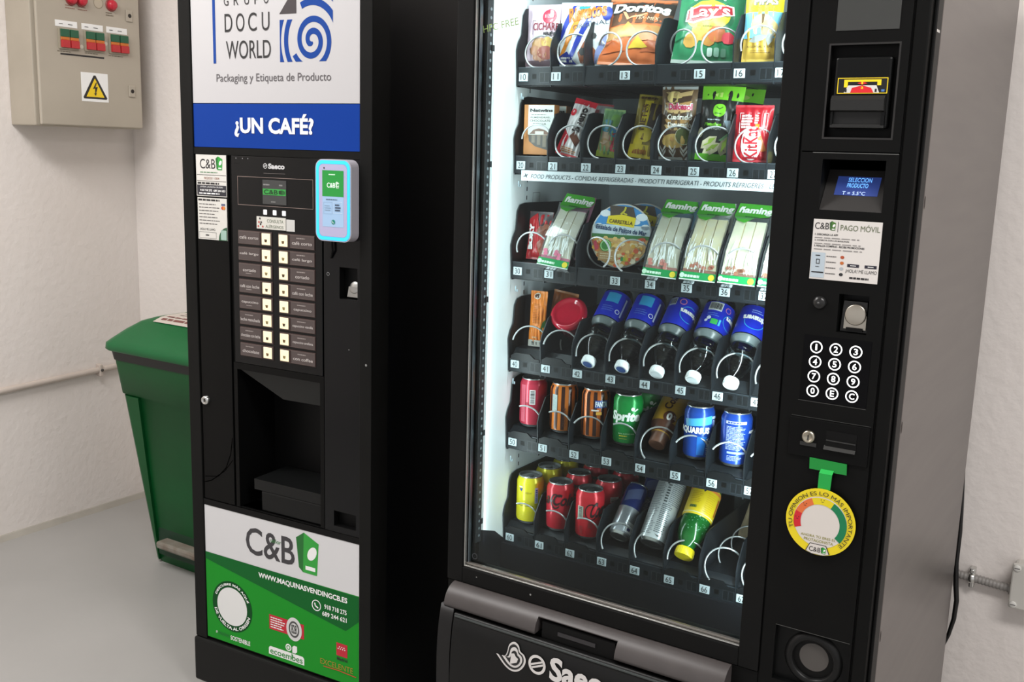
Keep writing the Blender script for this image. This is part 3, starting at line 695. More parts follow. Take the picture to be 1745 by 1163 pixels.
    # ---- trays
    ROT = [
        [(265, 1, 1.0), (250, 1, 1.0), (285, -1, 1.), (262, 1, 1.), (282, -1, 1.), (262, 1, 1.), (200, 1, 1.), (215, 1, 1.)],
        [(175, 1, 1.), (285, 1, 1.2), (262, 1, 1.2), (290, 1, 1.2), (265, 1, 1.), (262, 1, 1.), (280, 1, 1.2), (230, 1, 1.)],
        [(200, 1, 1.), (180, 1, 1.), (310, -1, 1.), (245, 1, 1.), (185, 1, 1.), (160, 1, 1.), (205, 1, 1.), (190, 1, 1.)],
        [(178, 1, 1.)]*2+[(205, 1, .75)]*3+[(208, 1, .75)]*3,
        [(110, 1, .8), (115, 1, .8), (150, 1, .8), (115, 1, .8), (240, 1, 1.), (150, 1, .8), (150, 1, .8), (150, 1, .8)],
        [(110, 1, .8), (110, 1, .8), (110, 1, .8), (222, 1, .8), (222, 1, .8), (195, 1, .8), (240, 1, 2.4), (240, 1, 1.)]]
    NUM = [['10', '11', None, '13', None, '15', '16', '17'], ['20', '21', '22', '23', '24', '25', '26', '27'], ['30', '31', None, '33', '34', '35', '36', '37']]+[[f'{r}{c}' for c in range(8)] for r in (4, 5, 6)]
    TAGM = C('#b7c2c7', .45)
    for r in range(6):
        L, F = TAGZ[r], FLZ[r]; dr = r >= 3; LT = .011 if r == 3 else .020
        def tray(b):
            b.box(.047, .687, .150, .158, L-.017, L+LT, TRAYM, .001)
            b.prism([(.156, L+LT-.001), (.174, F-.001), (.56, F-.001), (.56, F-.012), (.174, F-.012), (.156, L-.012)], .047, .687, TRAYM, 'x')
            b.box(.047, .687, .156, .58, L-.019, L-.012, TRAYD)
            if dr:   # folded front lips
                for i in ((0, 1), (0, 1, 2, 3, 5, 6, 7), (0, 1, 2, 5, 6, 7))[r-3]:
                    c = CX(i); b.prism([(c-.036, L+.019), (c-.024, L+.026), (c+.012, L+.026), (c+.024, L+.017), (c+.036, L+.017), (c+.036, L+.010), (c-.036, L+.010)], .1475, .152, TRAYD)
            W = FR(.150)
            for i in range(8):
                if i and NUM[r][i-1] is not None: b.poly(rect(CX(i)-.0392, CX(i)-.0386, L-.017, L+.018), TRAYL, W, 1)
                x = CX(i)-.0392+.034
                b.poly(rect(x, x+.010, L-.004, L+.006), BLKD, W, 1)
                x += .018; b.poly(rect(x, x+.024, L-.012, L+.009), TRAYD, W, 1); b.frame(x, x+.024, L-.012, L+.009, .0008, TRAYL, W, 2); b.poly(rect(x+.0115, x+.0125, L-.010, L+.007), TRAYL, W, 2)
            b.poly(rect(.047, .687, L+LT-.0015, L+LT), TRAYL, W, 1)  # painted highlight along the top edge of the tray front
            b.tube([(.062, .149, L-.033), (.062, .149, L-.045), (.066, .149, L-.045), (.066, .149, L-.040)], .0016, C('#9fb0b8', .4), 6)
        tr = P('tray', tray)
        for i in range(9):
            x = .0525+.0785*i if i else .0500
            if i == 8: x = .683
            if i and NUM[r][i-1] is None: continue      # a wide lane takes two columns
            top = L+(.145 if i == 0 else .112)
            def div(b):
                pts = [(.150, L-.02), (.146, L+.035), (.144, L+.055), (.150, L+.072), (.162, L+.088), (.166, top-.018), (.176, top-.004), (.195, top), (.55, top), (.55, L-.02)]
                b.prism(pts, x-.0011, x+.0011, TRAYM, 'x')
                for z in (.02, .05, .08): b.poly(disc(.158+z*.08, L+z, .0012, 6), TRAYL, RX(x+.0011), 1)
            P('divider', div, None, tr)
        for i in range(8):
            a0, sg, tn = ROT[r][i]
            cz = L+.052; rad = .0335
            if r == 4: cz = L+.053
            y0 = (.1555, .1555, .148, .148, .148, .148)[r]
            P('spiral_coil', lambda b: helix(b, CX(i)+.004 if r < 3 else CX(i)+.001, cz, rad, y0, a0, sg, tn, .075, ease=r < 3), None, tr)
        for i in range(8):
            if NUM[r][i] is None: continue
            def tg(b):
                x = CX(i)-.0365; b.box(x, x+.0215, .1475, .1502, L-.0085, L+.0085, TAGM, .0006)
                b.text(NUM[r][i], x+.0045, x+.0175, L-.006, L+.006, INK, FR(.1475), 1)
            P('number_tag', tg, None, tr)
    def strip(b):
        b.box(.074, .687, .138, .1475, 1.4435, 1.4650, C('#b9c0c4', .4)); W = FR(.138)
        s = C('#343c42', .5); b.text('FOOD PRODUCTS - COMIDAS REFRIGERADAS - PRODOTTI REFRIGERATI - PRODUITS RÉFRIGÉRÉS - LEBENSMITTEL', .098, .687, 1.4490, 1.4600, s, W, 1, shear=.25)
        b.poly([(.078, 1.451), (.084, 1.455), (.083, 1.460), (.087, 1.456), (.092, 1.458), (.088, 1.453), (.09, 1.449), (.085, 1.452)], s, W, 1)
    P('shelf_strip', strip, 'white strip printed with food product wording')
    # ---- control column
    K = C('#0a0b0b', .42, 0, 0, .2); K2 = noisy('column_black', '#0c0c0c', '#0f0f0e', .46, scale=12, bump=.05, bscale=500, bdist=.0005, spec=.12)
    def col(b):
        b.panel(.709, .866, 1.518, 1.90, 0, .05, [(.744, .851, 1.540, 1.686, .018)], K2)
        b.panel(.709, .866, .05, 1.516, 0, .05, [(.746, .847, 1.4225, 1.505, .05), (.792, .841, 1.2215, 1.286, .03), (.793, .842, 1.019, 1.052, .03), (.732, .862, .575, .680, .012)], K2, K)
        b.box(.868, .892, .002, .055, .05, 1.90, K2, .003); b.box(.705, .709, .006, .05, .05, 1.90, BLKD); b.box(.892, .8985, .020, .058, .05, 1.90, BLKD, .002)
        b.box(.866, .868, .006, .05, .05, 1.90, BLKD)
    P('control_column', col)
    P('service_plate', lambda b: b.box(.750, .848, -.0012, .001, 1.7075, 1.83, C('#3a3b39', .4), .0005), 'dark grey blank plate')
    def bill(b):
        fr = C('#211f1e', .45); Wf = FR(0)
        b.frame(.7415, .8535, 1.5375, 1.6885, .003, fr, Wf, 1)
        b.box(.753, .842, .002, .02, 1.555, 1.667, K, .004)
        b.prism([(-.004, 1.6065), (.004, 1.6065), (.004, 1.580), (-.008, 1.583), (-.010, 1.5995)], .7535, .8370, C('#1f1f1e', .4), 'x')
        b.box(.7535, .8385, -.004, .003, 1.5555, 1.5615, C('#1b1b1a', .4), .001); b.box(.7535, .757, -.004, .003, 1.56, 1.581, K); b.box(.833, .8385, -.004, .003, 1.56, 1.581, K)
        b.poly(rect(.757, .833, 1.5615, 1.581), C('#050505', .5), FR(.0019), 1)
    bi = P('banknote_reader', bill)
    def bst(b):
        b.prism(rrect(.7595, .8385, 1.6095, 1.6345, .002), .0005, .0021, C('#121212', .4)); W = FR(.0005)
        Y, Rd, Wt = C('#f2cf1c', .4, 0, .25), C('#cf2027', .4, 0, .3), C('#e5e2dc', .4)  # yellow and red inks glow faintly, though no lamp backs them
        b.frame(.7597, .8383, 1.6097, 1.6343, .0012, Y, W, 1)
        b.poly([(.770, 1.6315), (.828, 1.6315), (.828, 1.6225), (.822, 1.6225), (.822, 1.628), (.776, 1.628), (.776, 1.6195), (.770, 1.6195)], Y, W, 1)
        b.poly([(.770, 1.6105), (.777, 1.6225), (.821, 1.6225), (.826, 1.6105)], Wt, W, 1); b.poly([(.781, 1.611), (.783, 1.6185), (.799, 1.6225), (.813, 1.6185), (.817, 1.611)], Rd, W, 2)
        b.poly([(.791, 1.6255), (.799, 1.6285), (.807, 1.6255), (.799, 1.6235)], Rd, W, 2); b.text('1', .7975, .800, 1.6240, 1.6280, Y, W, 3, bold=.05); b.text('2', .797, .801, 1.617, 1.6205, Y, W, 3, bold=.05)
        b.poly(rect(.772, .775, 1.612, 1.617), INK, W, 2); b.poly(rect(.819, .822, 1.612, 1.617), INK, W, 2); b.poly(rect(.829, .834, 1.6125, 1.616), C('#4f7fc0'), W, 2)
    P('banknote_sticker', bst, 'yellow, black and red banknote direction sticker', bi)
    def disp(b):
        W = FR(0); b.poly(rect(.729, .8655, 1.5150, 1.5160), C('#6a6a68', .4), W, 1)
        f = C('#2c2a29', .4)
        b.prism([(.001, 1.4225), (.046, 1.4885), (.049, 1.4885), (.049, 1.4225)], .7465, .8465, f, 'x')
    dp = P('display_bezel', disp)
    def scr(b):
        # lies on the sloped face: v runs up the slope
        W = lambda u, v, l=0: (u, .001+(v-1.4225)*.045/.066-l*.0005, v+l*.0003)
        b.poly(rect(.764, .834, 1.447, 1.4775), C('#2b3c78', .3, 0, .55), W, 1); T = C('#6fb6ff', .4, 0, 1.0)
        b.text('SELECCION', .782, .820, 1.4685, 1.4755, T, W, 2, bold=.01); b.text('PRODUCTO', .782, .816, 1.4595, 1.4665, T, W, 2, bold=.01); b.text('T = 5.5°C', .777, .814, 1.4478, 1.4535, C('#b5cdf5', .4, 0, .8), W, 2)
    P('screen', scr, 'blue lit text screen', dp)
    def pago(b):
        b.box(.740, .851, -.0012, .001, 1.307, 1.407, C('#dcd7d2', .5), .0003); W = FR(-.0012)
        cb_logo(b, .743, .777, 1.3895, 1.4045, W, 1, bold=.0, g1='#4e7a35', g2='#2f5a2a'); b.poly(rect(.7805, .7812, 1.387, 1.4045), INK, W, 1)
        b.text('PAGO MÓVIL', .785, .848, 1.3905, 1.402, C('#6a7358', .5), W, 1)
        for i, s in enumerate(('1. DESCARGA LA APP', '2. CONECTA CON LAS MÁQUINAS', '3. REALIZA COMPRAS - RECIBE PROMOCIONES')):
            z = 1.3805-i*.0095; b.text(s, .744, .744+.0021*len(s), z, z+.0032, INK, W, 1, bold=.02); b.lines(.744, .838+.004*i, z-.0055, z-.0025, 1, C('#8c8886'), W, 1, .5)
        b.poly(rect(.741, .764, 1.310, 1.352), C('#b9c6cf', .5), W, 1); b.poly(rect(.743, .763, 1.318, 1.320), INK, W, 2); b.frame(.7495, .7555, 1.333, 1.341, .001, INK, W, 2); b.lines(.748, .758, 1.345, 1.349, 1, INK, W, 2); b.lines(.749, .757, 1.327, 1.3295, 1, INK, W, 2)
        for i, (z, c) in enumerate(((1.3465, '#b0502f'), (1.337, '#c06a30'), (1.3275, '#aeb4b8'), (1.318, '#2a2a2c'))):
            b.lines(.766, .787, z-.001, z+.001, 1, C('#5d5a58'), W, 1, .8); b.poly(disc(.792, z, .0033, 9, .0028), C(c), W, 1)
        for x in (.802, .830):
            b.poly(rect(x-.001, x+.018, 1.3315, 1.3365), C('#262433'), W, 1); b.lines(x+.004, x+.016, 1.333, 1.335, 1, WHITE, W, 2, .7)
        b.text('¡HOLA! ME LLAMO', .799, .849, 1.321, 1.328, C('#4a4a48'), W, 1); b.lines(.806, .846, 1.3115, 1.3160, 1, INK, W, 1, .7)
    P('mobile_payment_sticker', pago, 'white mobile payment instruction sticker')
    def knob(b):
        M = Matrix.Translation((.761, 0, 1.268)) @ Matrix.Rotation(PI/2, 4, 'X')
        b.lathe([(.0115, -.001), (.0115, .003), (.009, .007), (.004, .0085), (0, .009)], C('#1a1a1a', .3), M=M, n=22); b.lathe([(.002, .0085), (.002, .0098), (0, .0098)], C('#4a4a4a', .3), M=M, n=10)
    P('round_button', knob)
    def coin(b):
        b.prism([(.795, 1.2225), (.8385, 1.2225), (.836, 1.274), (.798, 1.274)], .012, .03, C('#262524', .4))
        M = Matrix.Translation((.8195, .008, 1.2525)) @ Matrix.Rotation(PI/2-.1, 4, 'X')
        b.lathe([(0, .004), (.0155, .004), (.0175, .003), (.0180, -.004)], C('#b5aea2', .3, .9), M=M, n=30)
        b.prism([(.8015, 1.228), (.8375, 1.228), (.8375, 1.252), (.8015, 1.252)], .0075, .014, C('#b5aea2', .3, .9)); b.box(.806, .833, .005, .012, 1.225, 1.2305, BLKD)
    P('coin_insert', coin, 'metal coin insert')
    def kp(b):
        b.box(.740, .852, -.0008, .002, 1.0985, 1.2115, C('#08080a', .4, 0, 0, .1), .0005); b.poly(rect(.738, .852, 1.0965, 1.0975), C('#3c3c3a', .4), FR(0), 1)
    kpd = P('keypad', kp)
    GLOW = C('#ffffff', .4, 0, 1.1)
    for j, row in enumerate(('123', '456', '789', '0EC')):
        for i, ch in enumerate(row):
            x, z = .7620+.0328*i, 1.1920-.0253*j
            def key(b):
                b.prism(disc(x, z, .0112, 24), -.0012, .001, C('#08080a', .4, 0, 0, .1)); W = FR(-.0012)
                b.ring(x, z, .0085, .0106, GLOW, W, 1, n=30); w = {'1': .0030, 'E': .0070, 'C': .0088}.get(ch, .0070)
                b.text(ch, x-w/2, x+w/2, z-.0054, z+.0054, GLOW, W, 1, bold=.02)
            P('key', key, 'round white backlit %s key' % ch, kpd)
    def low(b):
        W = FR(0); b.poly(rect(.729, .863, 1.0685, 1.0693), C('#3f3f3d', .4), W, 1); b.box(.728, .863, -.004, .001, .9985, 1.0675, C('#0b0b0b', .42, 0, 0, .12), .0015)
        b.box(.792, .843, -.0048, -.003, 1.018, 1.0525, BLKD)
        b.prism([(-.009, 1.0195), (-.004, 1.018), (-.004, 1.026)], .790, .8425, C('#2d2d2c', .35), 'x'); b.box(.793, .842, -.0062, -.004, 1.0345, 1.0365, C('#2d2d2c', .35))
    cr = P('coin_return', low)
    def lock(b):
        b.box(.749, .777, -.0055, -.003, 1.0195, 1.026, C('#2a2a29', .4)); M = Matrix.Translation((.763, -.003, 1.036)) @ Matrix.Rotation(PI/2, 4, 'X')
        b.lathe([(.0115, 0), (.0115, .004), (.0095, .007), (.0075, .007), (.007, .006), (0, .006)], C('#b9b2a2', .28, 1.), M=M, n=24); b.box(-.0009, .0009, -.0045, .003, .0058, .0068, INK, M=M)
    P('lock', lock, 'brass coloured cylinder lock', cr)
    def cup(b):
        W = FR(.012); x, z = .800, .627
        M = Matrix.Translation((x, .012, z)) @ Matrix.Rotation(PI/2, 4, 'X')
        b.lathe([(.052, 0), (.047, .007), (.040, .009), (.036, .006), (.035, -.004)], C('#131313', .35, 0, 0, .25), M=M, n=40, cap0=False, cap1=False)
        b.poly(disc(x, z, .0355, 36), BLKD, W, 1); b.poly(disc(x+.001, z+.004, .026, 36), C('#4d4946', .35), W, 2)
        b.poly(rect(.7315, .8625, .6795, .6805), C('#4a4a48', .4), FR(0), 1)
    P('round_recess', cup)
    # ---- delivery bin
    BR = noisy('bin_top', '#443f3e', '#4b4645', .42, scale=16)
    def arc(z1=90, n=12): return [(.004-.042*math.sin(math.radians(z1*i/n)), .533+.043*math.cos(math.radians(z1*i/n))) for i in range(n+1)]
    def hop(b):
        def seg(xa, xb, q):
            b.prism(q+[(.03, q[-1][1]), (.03, .576)], xa, xb, BR, 'x', True)
        seg(.020, .250, arc()); seg(.432, .655, arc()); seg(.250, .432, arc(42))
        CK = C('#1a1919', .4, 0, 0, .3)
        q = [(.004, .535), (-.036, .535), (-.044, .50), (-.049, .46), (-.051, .42), (-.050, .30), (-.044, .12), (.02, .08), (.03, .3)]
        b.prism(q, .012, .046, CK, 'x', True); b.prism(q, .640, .658, CK, 'x', True)
        b.box(.046, .640, -.012, .02, .09, .53, BLKD)
    P('delivery_hopper', hop, 'brownish curved rim over the flap')
    def flp(b):
        p = [(-.030, .526), (-.040, .522), (-.047, .49), (-.052, .44), (-.054, .38), (-.052, .30), (-.045, .12), (-.03, .12), (-.03, .5)]
        b.prism(p, .050, .637, noisy('flap_black', '#121212', '#151514', .36, scale=9, spec=.25), 'x', True)
        b.box(.262, .428, -.028, .004, .515, .560, BLKD); b.box(.300, .386, -.030, -.02, .540, .548, C('#2e2c2e', .3))
        b.box(.052, .635, -.0435, -.040, .5165, .5205, C('#3f4443', .35), .001)
        W = lambda u, v, l=0: (u, -.0535+max(0, v-.40)*.052-l*.0006, v)
        S = C('#d9d5d2', .4)
        ring_s(b, .266, .475, .0205, S, W, 1); b.text('Saeco', .296, .448, .452, .503, S, W, 1, bold=.035)
        hs = lambda k, dx=0, dz=0: smooth([(.208+dx+k*x, .474+dz+k*z) for x, z in ((-1.25, -.10), (-1.15, -.18), (-.55, -.75), (.0, -.95), (.55, -.75), (.95, -.15), (.85, .35), (.45, .5), (.40, .85), (.05, 1.05), (-.35, .75), (-.42, .2), (-.6, -.15))])
        KB = C('#1f1f1f', .4); b.poly(hs(.034), S, W, 1); b.poly(hs(.029), KB, W, 2); b.poly(hs(.0235, .002), S, W, 3); b.poly(hs(.017, .003, -.001), KB, W, 4); b.poly([(.203, .459), (.219, .466), (.222, .475), (.216, .478), (.212, .484), (.205, .482), (.204, .474)], S, W, 5)
    P('delivery_flap', flp, 'dark flap with the maker emblem')
    return t
snack_machine()

def wobbler():
    t = thing('opinion_wobbler', 'round yellow opinion sign hanging from a green tape strip on the black column', 'sign', (.800, 0, .99))
    O = Vector((.800, 0, .99)); G = C('#128a35', .35)
    def strip(b):
        b.prism([(x-O.x, z-O.z) for x, z in ((.769, .9805), (.832, .9805), (.831, .9995), (.768, 1.0005))], -.0062, -.0050, G)
        b.loft([[(.789-O.x, -.0064, .984-O.z), (.811-O.x, -.0064, .984-O.z), (.811-O.x, -.0072, .984-O.z), (.789-O.x, -.0072, .984-O.z)],
                [(.788-O.x, -.012, .978-O.z), (.810-O.x, -.012, .978-O.z), (.810-O.x, -.0130, .978-O.z), (.788-O.x, -.0130, .978-O.z)],
                [(.786-O.x, -.0060, .94-O.z), (.807-O.x, -.0060, .94-O.z), (.807-O.x, -.0070, .94-O.z), (.786-O.x, -.0070, .94-O.z)]], C('#22b04c', .3), False)
    part('hanging_strip', t, strip)
    b = MB(); cx, cz = .7965-O.x, .8905-O.z; Y = C('#ead31f', .45); b.prism(disc(cx, cz, .0595, 56), -.0110, -.0095, Y); W = FR(-.0110)
    Wh = C('#d9d2cb', .5)
    b.poly(disc(cx, cz, .0455, 48), Wh, W, 1)
    for a0, a1, c in ((160, 200, '#d0222c'), (112, 160, '#e0703a'), (62, 112, '#e3cf1c'), (-38, 62, '#0c7a4c')): b.ring(cx, cz-.002, .0335, .0455, C(c, .45), W, 2, a0, a1)
    for a in (178, 135, 88): 
        q = math.radians(a); ex, ez = cx+.0395*math.cos(q), cz+.0395*math.sin(q); b.poly(disc(ex-.0025, ez+.001, .0008, 6), INK, W, 3); b.poly(disc(ex+.0025, ez+.001, .0008, 6), INK, W, 3); b.line([(ex-.002, ez-.0025), (ex+.002, ez-.0025)], .0007, INK, W, 3)
    b.arctext('TU OPINION ES LO MÁS IMPORTANTE', cx, cz, .0480, .0088, INK, W, 78, 3, bold=.0, span=248)
    b.text('AHORA TÚ ERES EL', cx-.031, cx+.029, cz-.0290, cz-.0235, C('#8f8a1c'), W, 2); b.text('PROTAGONISTA', cx-.025, cx+.025, cz-.0365, cz-.0315, C('#8f8a1c'), W, 2)
    b.poly([(cx-.021, cz-.0545), (cx-.014, cz-.0395), (cx+.014, cz-.0395), (cx+.021, cz-.0545), (cx+.01, cz-.0583), (cx-.01, cz-.0583)], INK, W, 3); b.poly([(cx-.0195, cz-.0545), (cx-.0132, cz-.0405), (cx+.0132, cz-.0405), (cx+.0195, cz-.0545), (cx+.01, cz-.0578), (cx-.01, cz-.0578)], Wh, W, 4)
    cb_logo(b, cx-.0145, cx+.0145, cz-.0545, cz-.0430, W, 5, bold=.0)
    b.obj('sign_disc', t, 'round yellow disc with a red to green scale and lettering')
wobbler()

# ================================================================ goods in the snack machine
def pillow(w, h, t, pinch=.05, seed=1, seal=.045):
    rd = random.Random(seed); ph = [rd.uniform(0, 6.3) for _ in range(6)]
    def W(u, v, l=0):
        vv = min(1, max(0, v/h)); s = max(-1, min(1, 2*u/w)); q = max(0, min(1, (vv-seal)/(1-2*seal)))
        body = math.sin(PI*q)
        prof = (1-abs(s)**2.6)*max(0, body)**.5
        wr = .0016*math.sin(17*s+ph[0]+3*vv)*math.sin(9*vv+ph[1])+.0012*math.sin(31*vv+ph[2]+5*s)*(abs(s)**1.5)+.0013*math.sin(14*s+ph[3])*(1-body)
        return (u*(1-pinch*body), -t/2*prof-wr*min(1, prof*2+.3)-l*.0005, v)
    return W
ST = .011
def bag(name, label, cat, w, h, t, base, art, loc, lean=0, yaw=8, roll=0, seal='#c9cdd0', seed=1, group=None, rough=.28):
    b = MB(); W = pillow(w, h, t, seed=seed); m = C(base, rough)
    b.grid(lambda a, c: W((a-.5)*w, c*h), 26, 30, m)
    b.grid(lambda a, c: (lambda p: (p[0], -p[1]*.9+.0004, p[2]))(W((.5-a)*w, c*h)), 16, 20, m)
    if seal:
        for z0, z1 in ((0, .04*h), (.962*h, h)): b.poly(rect(-w/2, w/2, z0, z1), C(seal, .3), W, 1, ST)
    art(b, W, w, h)
    return b.obj(name, None, label, cat, group, None, loc, (-math.radians(lean), math.radians(roll), math.radians(yaw)))
def X(cx, dx=0): return CX(cx)+dx

# --- top tray
def a10(b, W, w, h):
    D = C('#7d2230', .4)
    b.poly(disc(.012, h*.80, .015, 20), C('#c3304a', .3), W, 2, ST); b.text('123', .003, .021, h*.775, h*.83, C('#e9b9c2'), W, 3, ST)
    b.frame(-.026, .036, h*.52, h*.74, .0008, C('#4a3340'), W, 2)
    b.text('CICHARR', -.024, .036, h*.575, h*.70, D, W, 3, ST, bold=.02); b.text('IBÉR', .002, .036, h*.49, h*.56, INK, W, 4, ST, bold=.04)
    for i, (x, z, r, c) in enumerate(((-.005, .34, .022, '#b0875a'), (.016, .38, .018, '#c2a25c'), (-.018, .26, .014, '#a5765a'), (.008, .22, .02, '#9a5a50'), (.02, .2, .013, '#c9a860'), (-.008, .16, .015, '#b98c74'))): b.poly(disc(x, h*z, r, 9, r*.7), C(c, .35), W, 2+i % 4, ST)
    b.poly(rect(-w/2, w/2, h*.02, h*.10), C('#6f5a62', .3), W, 6, ST)
bag('snack_bag', 'pinkish snack bag with a red round badge, standing above tag 10', 'snack bag', .082, .128, .032, '#cfb9c6', a10, (X(0), .186, 1.679), 3, 10, 0, '#c2adb9', 3)
bag('snack_bag', 'plain mauve bag half hidden behind the pinkish bag above tag 10', 'snack bag', .082, .135, .03, '#b9a3b4', lambda b, W, w, h: b.poly(rect(-.02, .03, .05, .1), C('#8d6a80'), W, 2, ST), (X(0, .006), .262, 1.679), 3, 10, 0, '#c2adb9', 4)
def a11(b, W, w, h):
    O, B = C('#e08a2c', .3), C('#23389c', .3); cl = (-w/2+.002, w/2-.002, .006, h-.006)
    for x0, c in ((-.06, O), (-.035, B), (.02, C('#8d9ad0')), (-.085, B)): b.poly([(x0, 0), (x0+.010, 0), (x0+.075, h), (x0+.06, h)], c, W, 2, ST, cl)
    b.poly(rect(-.012, .012, h*.885, h*.935), C('#2a8f9c'), W, 4, ST)
    b.poly(disc(.050, h*.83, .010, 14, .014), B, W, 3, ST)
    b.text('Risketos', -.030, .052, h*.66, h*.90, C('#c9701f', .3), W, 5, ST, bold=.04, rot=12); b.text('ORIGINAL', -.018, .058, h*.55, h*.62, C('#3f4a5a'), W, 5, ST, rot=12)
    b.poly([(-.05, .004), (-.01, .004), (-.03, h*.22), (-.056, h*.12)], B, W, 4, ST); b.poly([(.0, 0.006), (.03, 0.006), (.035, h*.25), (.015, h*.42), (-.005, h*.2)], C('#9a5a40', .35), W, 4, ST)
    b.poly(disc(.006, h*.22, .008, 7), INK, W, 5, ST); b.poly(disc(.03, h*.47, .006, 7), INK, W, 5, ST); b.lines(-.045, -.015, h*.05, h*.14, 2, WHITE, W, 6, .7, step=ST)
bag('snack_bag', 'white, orange and blue snack bag above tag 11', 'snack bag', .112, .128, .036, '#e2e6ea', a11, (X(1, .010), .188, 1.679), 4, 6, 2, '#e6e9ec', 5)
def a13(b, W, w, h):
    K = C('#3b3431', .3)
    b.poly([(-w/2, h*.52), (w/2, h*.60), (w/2, h*.96), (-w/2, h*.96)], C('#6a4a38', .3), W, 1, ST)
    b.poly([(-w/2, h*.70), (w/2, h*.76), (w/2, h*.93), (-w/2, h*.90)], K, W, 2, ST)
    b.text('Doritos', -.058, .062, h*.735, h*.885, C('#f1efec', .3), W, 4, ST, bold=.05, shear=.15)
    b.poly([(-.035, h*.74), (-.022, h*.61), (.02, h*.70), (.018, h*.725), (-.018, h*.645), (-.028, h*.74)], C('#e9a27a', .3), W, 3, ST); b.text('TEX-MEX', -.005, .045, h*.62, h*.67, C('#e6c6a4'), W, 4, ST, shear=.2)
    b.poly([(-w/2, h*.30), (w/2, h*.42), (w/2, h*.56), (-w/2, h*.50)], C('#b98a4e', .3), W, 2, ST)
    for i, (x, z, s, c) in enumerate(((-.015, .42, .03, '#c99a4a'), (.03, .38, .028, '#d0772f'), (.012, .25, .022, '#d3b63a'), (.045, .24, .03, '#b9623a'), (-.04, .2, .026, '#d06a35'))): b.poly([(x-s*.9, h*z-s*.4), (x+s, h*z-s*.2), (x-.1*s, h*z+s*.8)], C(c, .3), W, 3+i % 3, ST)
bag('snack_bag', 'large orange tortilla chip bag with white lettering above tag 13', 'snack bag', .140, .148, .045, '#d0703f', a13, (.290, .192, 1.679), 24, 10, 3, '#d8845a', 6)
def a15(b, W, w, h):
    cx, cz = -.002, .089; h = .15
    b.ring(cx, cz, 0, .052, C('#2c6e4e', .3), W, 1, step=ST, sz=.72); b.ring(cx, cz, 0, .044, C('#dcd03a', .3), W, 2, step=ST, sz=.70)
    R = C('#b0202c', .3); b.poly([(-.048, cz-.010), (-.046, cz+.012), (-.02, cz+.020), (.046, cz+.022), (.050, cz+.004), (.02, cz-.004), (-.03, cz-.016)], WHITE, W, 3, ST)
    b.poly([(-.045, cz-.008), (-.043, cz+.010), (-.02, cz+.017), (.043, cz+.019), (.046, cz+.005), (.02, cz-.001), (-.03, cz-.012)], R, W, 4, ST)
    b.text("Lay's", -.038, .042, cz-.013, cz+.017, WHITE, W, 6, ST, bold=.02, rot=4); b.lines(-.01, .02, cz-.024, cz-.020, 1, C('#7a7a2a'), W, 3, .6, step=ST)
    b.arctext('CAMPESINAS', cx, cz-.004, .044, .008, C('#cfe3d6'), W, 90, 5)
    for i, (x, z, r, c) in enumerate(((-.012, .38, .02, '#d2a356'), (-.03, .27, .016, '#c99a4a'), (.02, .35, .018, '#c06a3e'), (.042, .31, .013, '#d0404e'), (-.035, .33, .009, '#b9bec0'), (.005, .28, .014, '#b9823e'))): b.poly(disc(x, h*z, r, 9, r*.9), C(c, .3), W, 2+i % 4, ST)
    for i in range(3): b.poly(rrect(.004+i*.013, .014+i*.013, h*.08, h*.18, .003), C(('#cfe6da', '#9ccbb4', '#5c8a72')[i], .3), W, 4, ST)
bag('snack_bag', 'green potato crisp bag with a red and yellow oval badge above tag 15', 'snack bag', .130, .190, .048, '#2f8358', a15, (.448, .192, 1.679), 20, 14, 2, '#8d9a92', 8)
def a16(b, W, w, h):
    b.poly(rect(-w/2, w/2, h*.585, h), C('#e6d622', .3), W, 2, ST); b.poly(rect(-w/2, w/2, h*.28, h*.585), C('#7cc3da', .3), W, 2, ST)
    b.text('PIPAS', -.018, .026, h*.665, h*.755, C('#f2f2ea', .3), W, 5, ST, bold=.03); b.text('PIPAS', -.0165, .0275, h*.658, h*.748, C('#6a6a4a', .4), W, 4, ST, bold=.08); b.lines(-.02, .028, h*.605, h*.645, 2, C('#a09a20'), W, 3, .4, step=ST)
    b.poly(disc(0, h*.43, .022, 14, .020), C('#d8c592', .35), W, 3, ST); b.poly([(-.002, h*.56), (.004, h*.56), (.001, h*.34)], C('#5a4022'), W, 4, ST); b.poly(disc(.014, h*.39, .016, 12, .016), C('#cdb47a', .35), W, 4, ST)
    for x, z, a in ((.016, .30, 80), (-.006, .27, 15)):
        c, s_ = math.cos(math.radians(a)), math.sin(math.radians(a)); b.poly([(x+p*c-q*s_, h*z+p*s_+q*c) for p, q in ((-.018, 0), (-.008, .006), (.008, .0055), (.02, 0), (.008, -.0055), (-.008, -.006))], C('#9fa3a0', .3), W, 5, ST)
    b.text('AGUASAL Y SAL', -.027, .022, h*.165, h*.19, C('#4a3c1c'), W, 4, ST); b.lines(-.02, .02, h*.10, h*.14, 2, C('#8a6c2c'), W, 4, .3, step=ST)
bag('snack_bag', 'yellow and light blue sunflower seed bag above tag 16', 'snack bag', .072, .152, .032, '#d2ab4a', a16, (X(6), .186, 1.679), 4, 10, 0, '#d9b95a', 9)
def a17(b, W, w, h):
    b.poly(rect(-w/2, w/2, h*.78, h), C('#3f9a3f', .3), W, 2, ST); b.poly(rect(-w/2, -w*.1, h*.45, h*.9), C('#dfe08a', .3), W, 3, ST); b.text('PIKA', -.030, -.020, h*.5, h*.8, C('#3a2a6a'), W, 4, ST, rot=90, bold=.03)
bag('snack_bag', 'white and green bag mostly hidden by the black column, above tag 17', 'snack bag', .070, .125, .03, '#dfe3d9', a17, (X(7), .19, 1.679), 4, 8, 0, '#e2e6dc', 10)

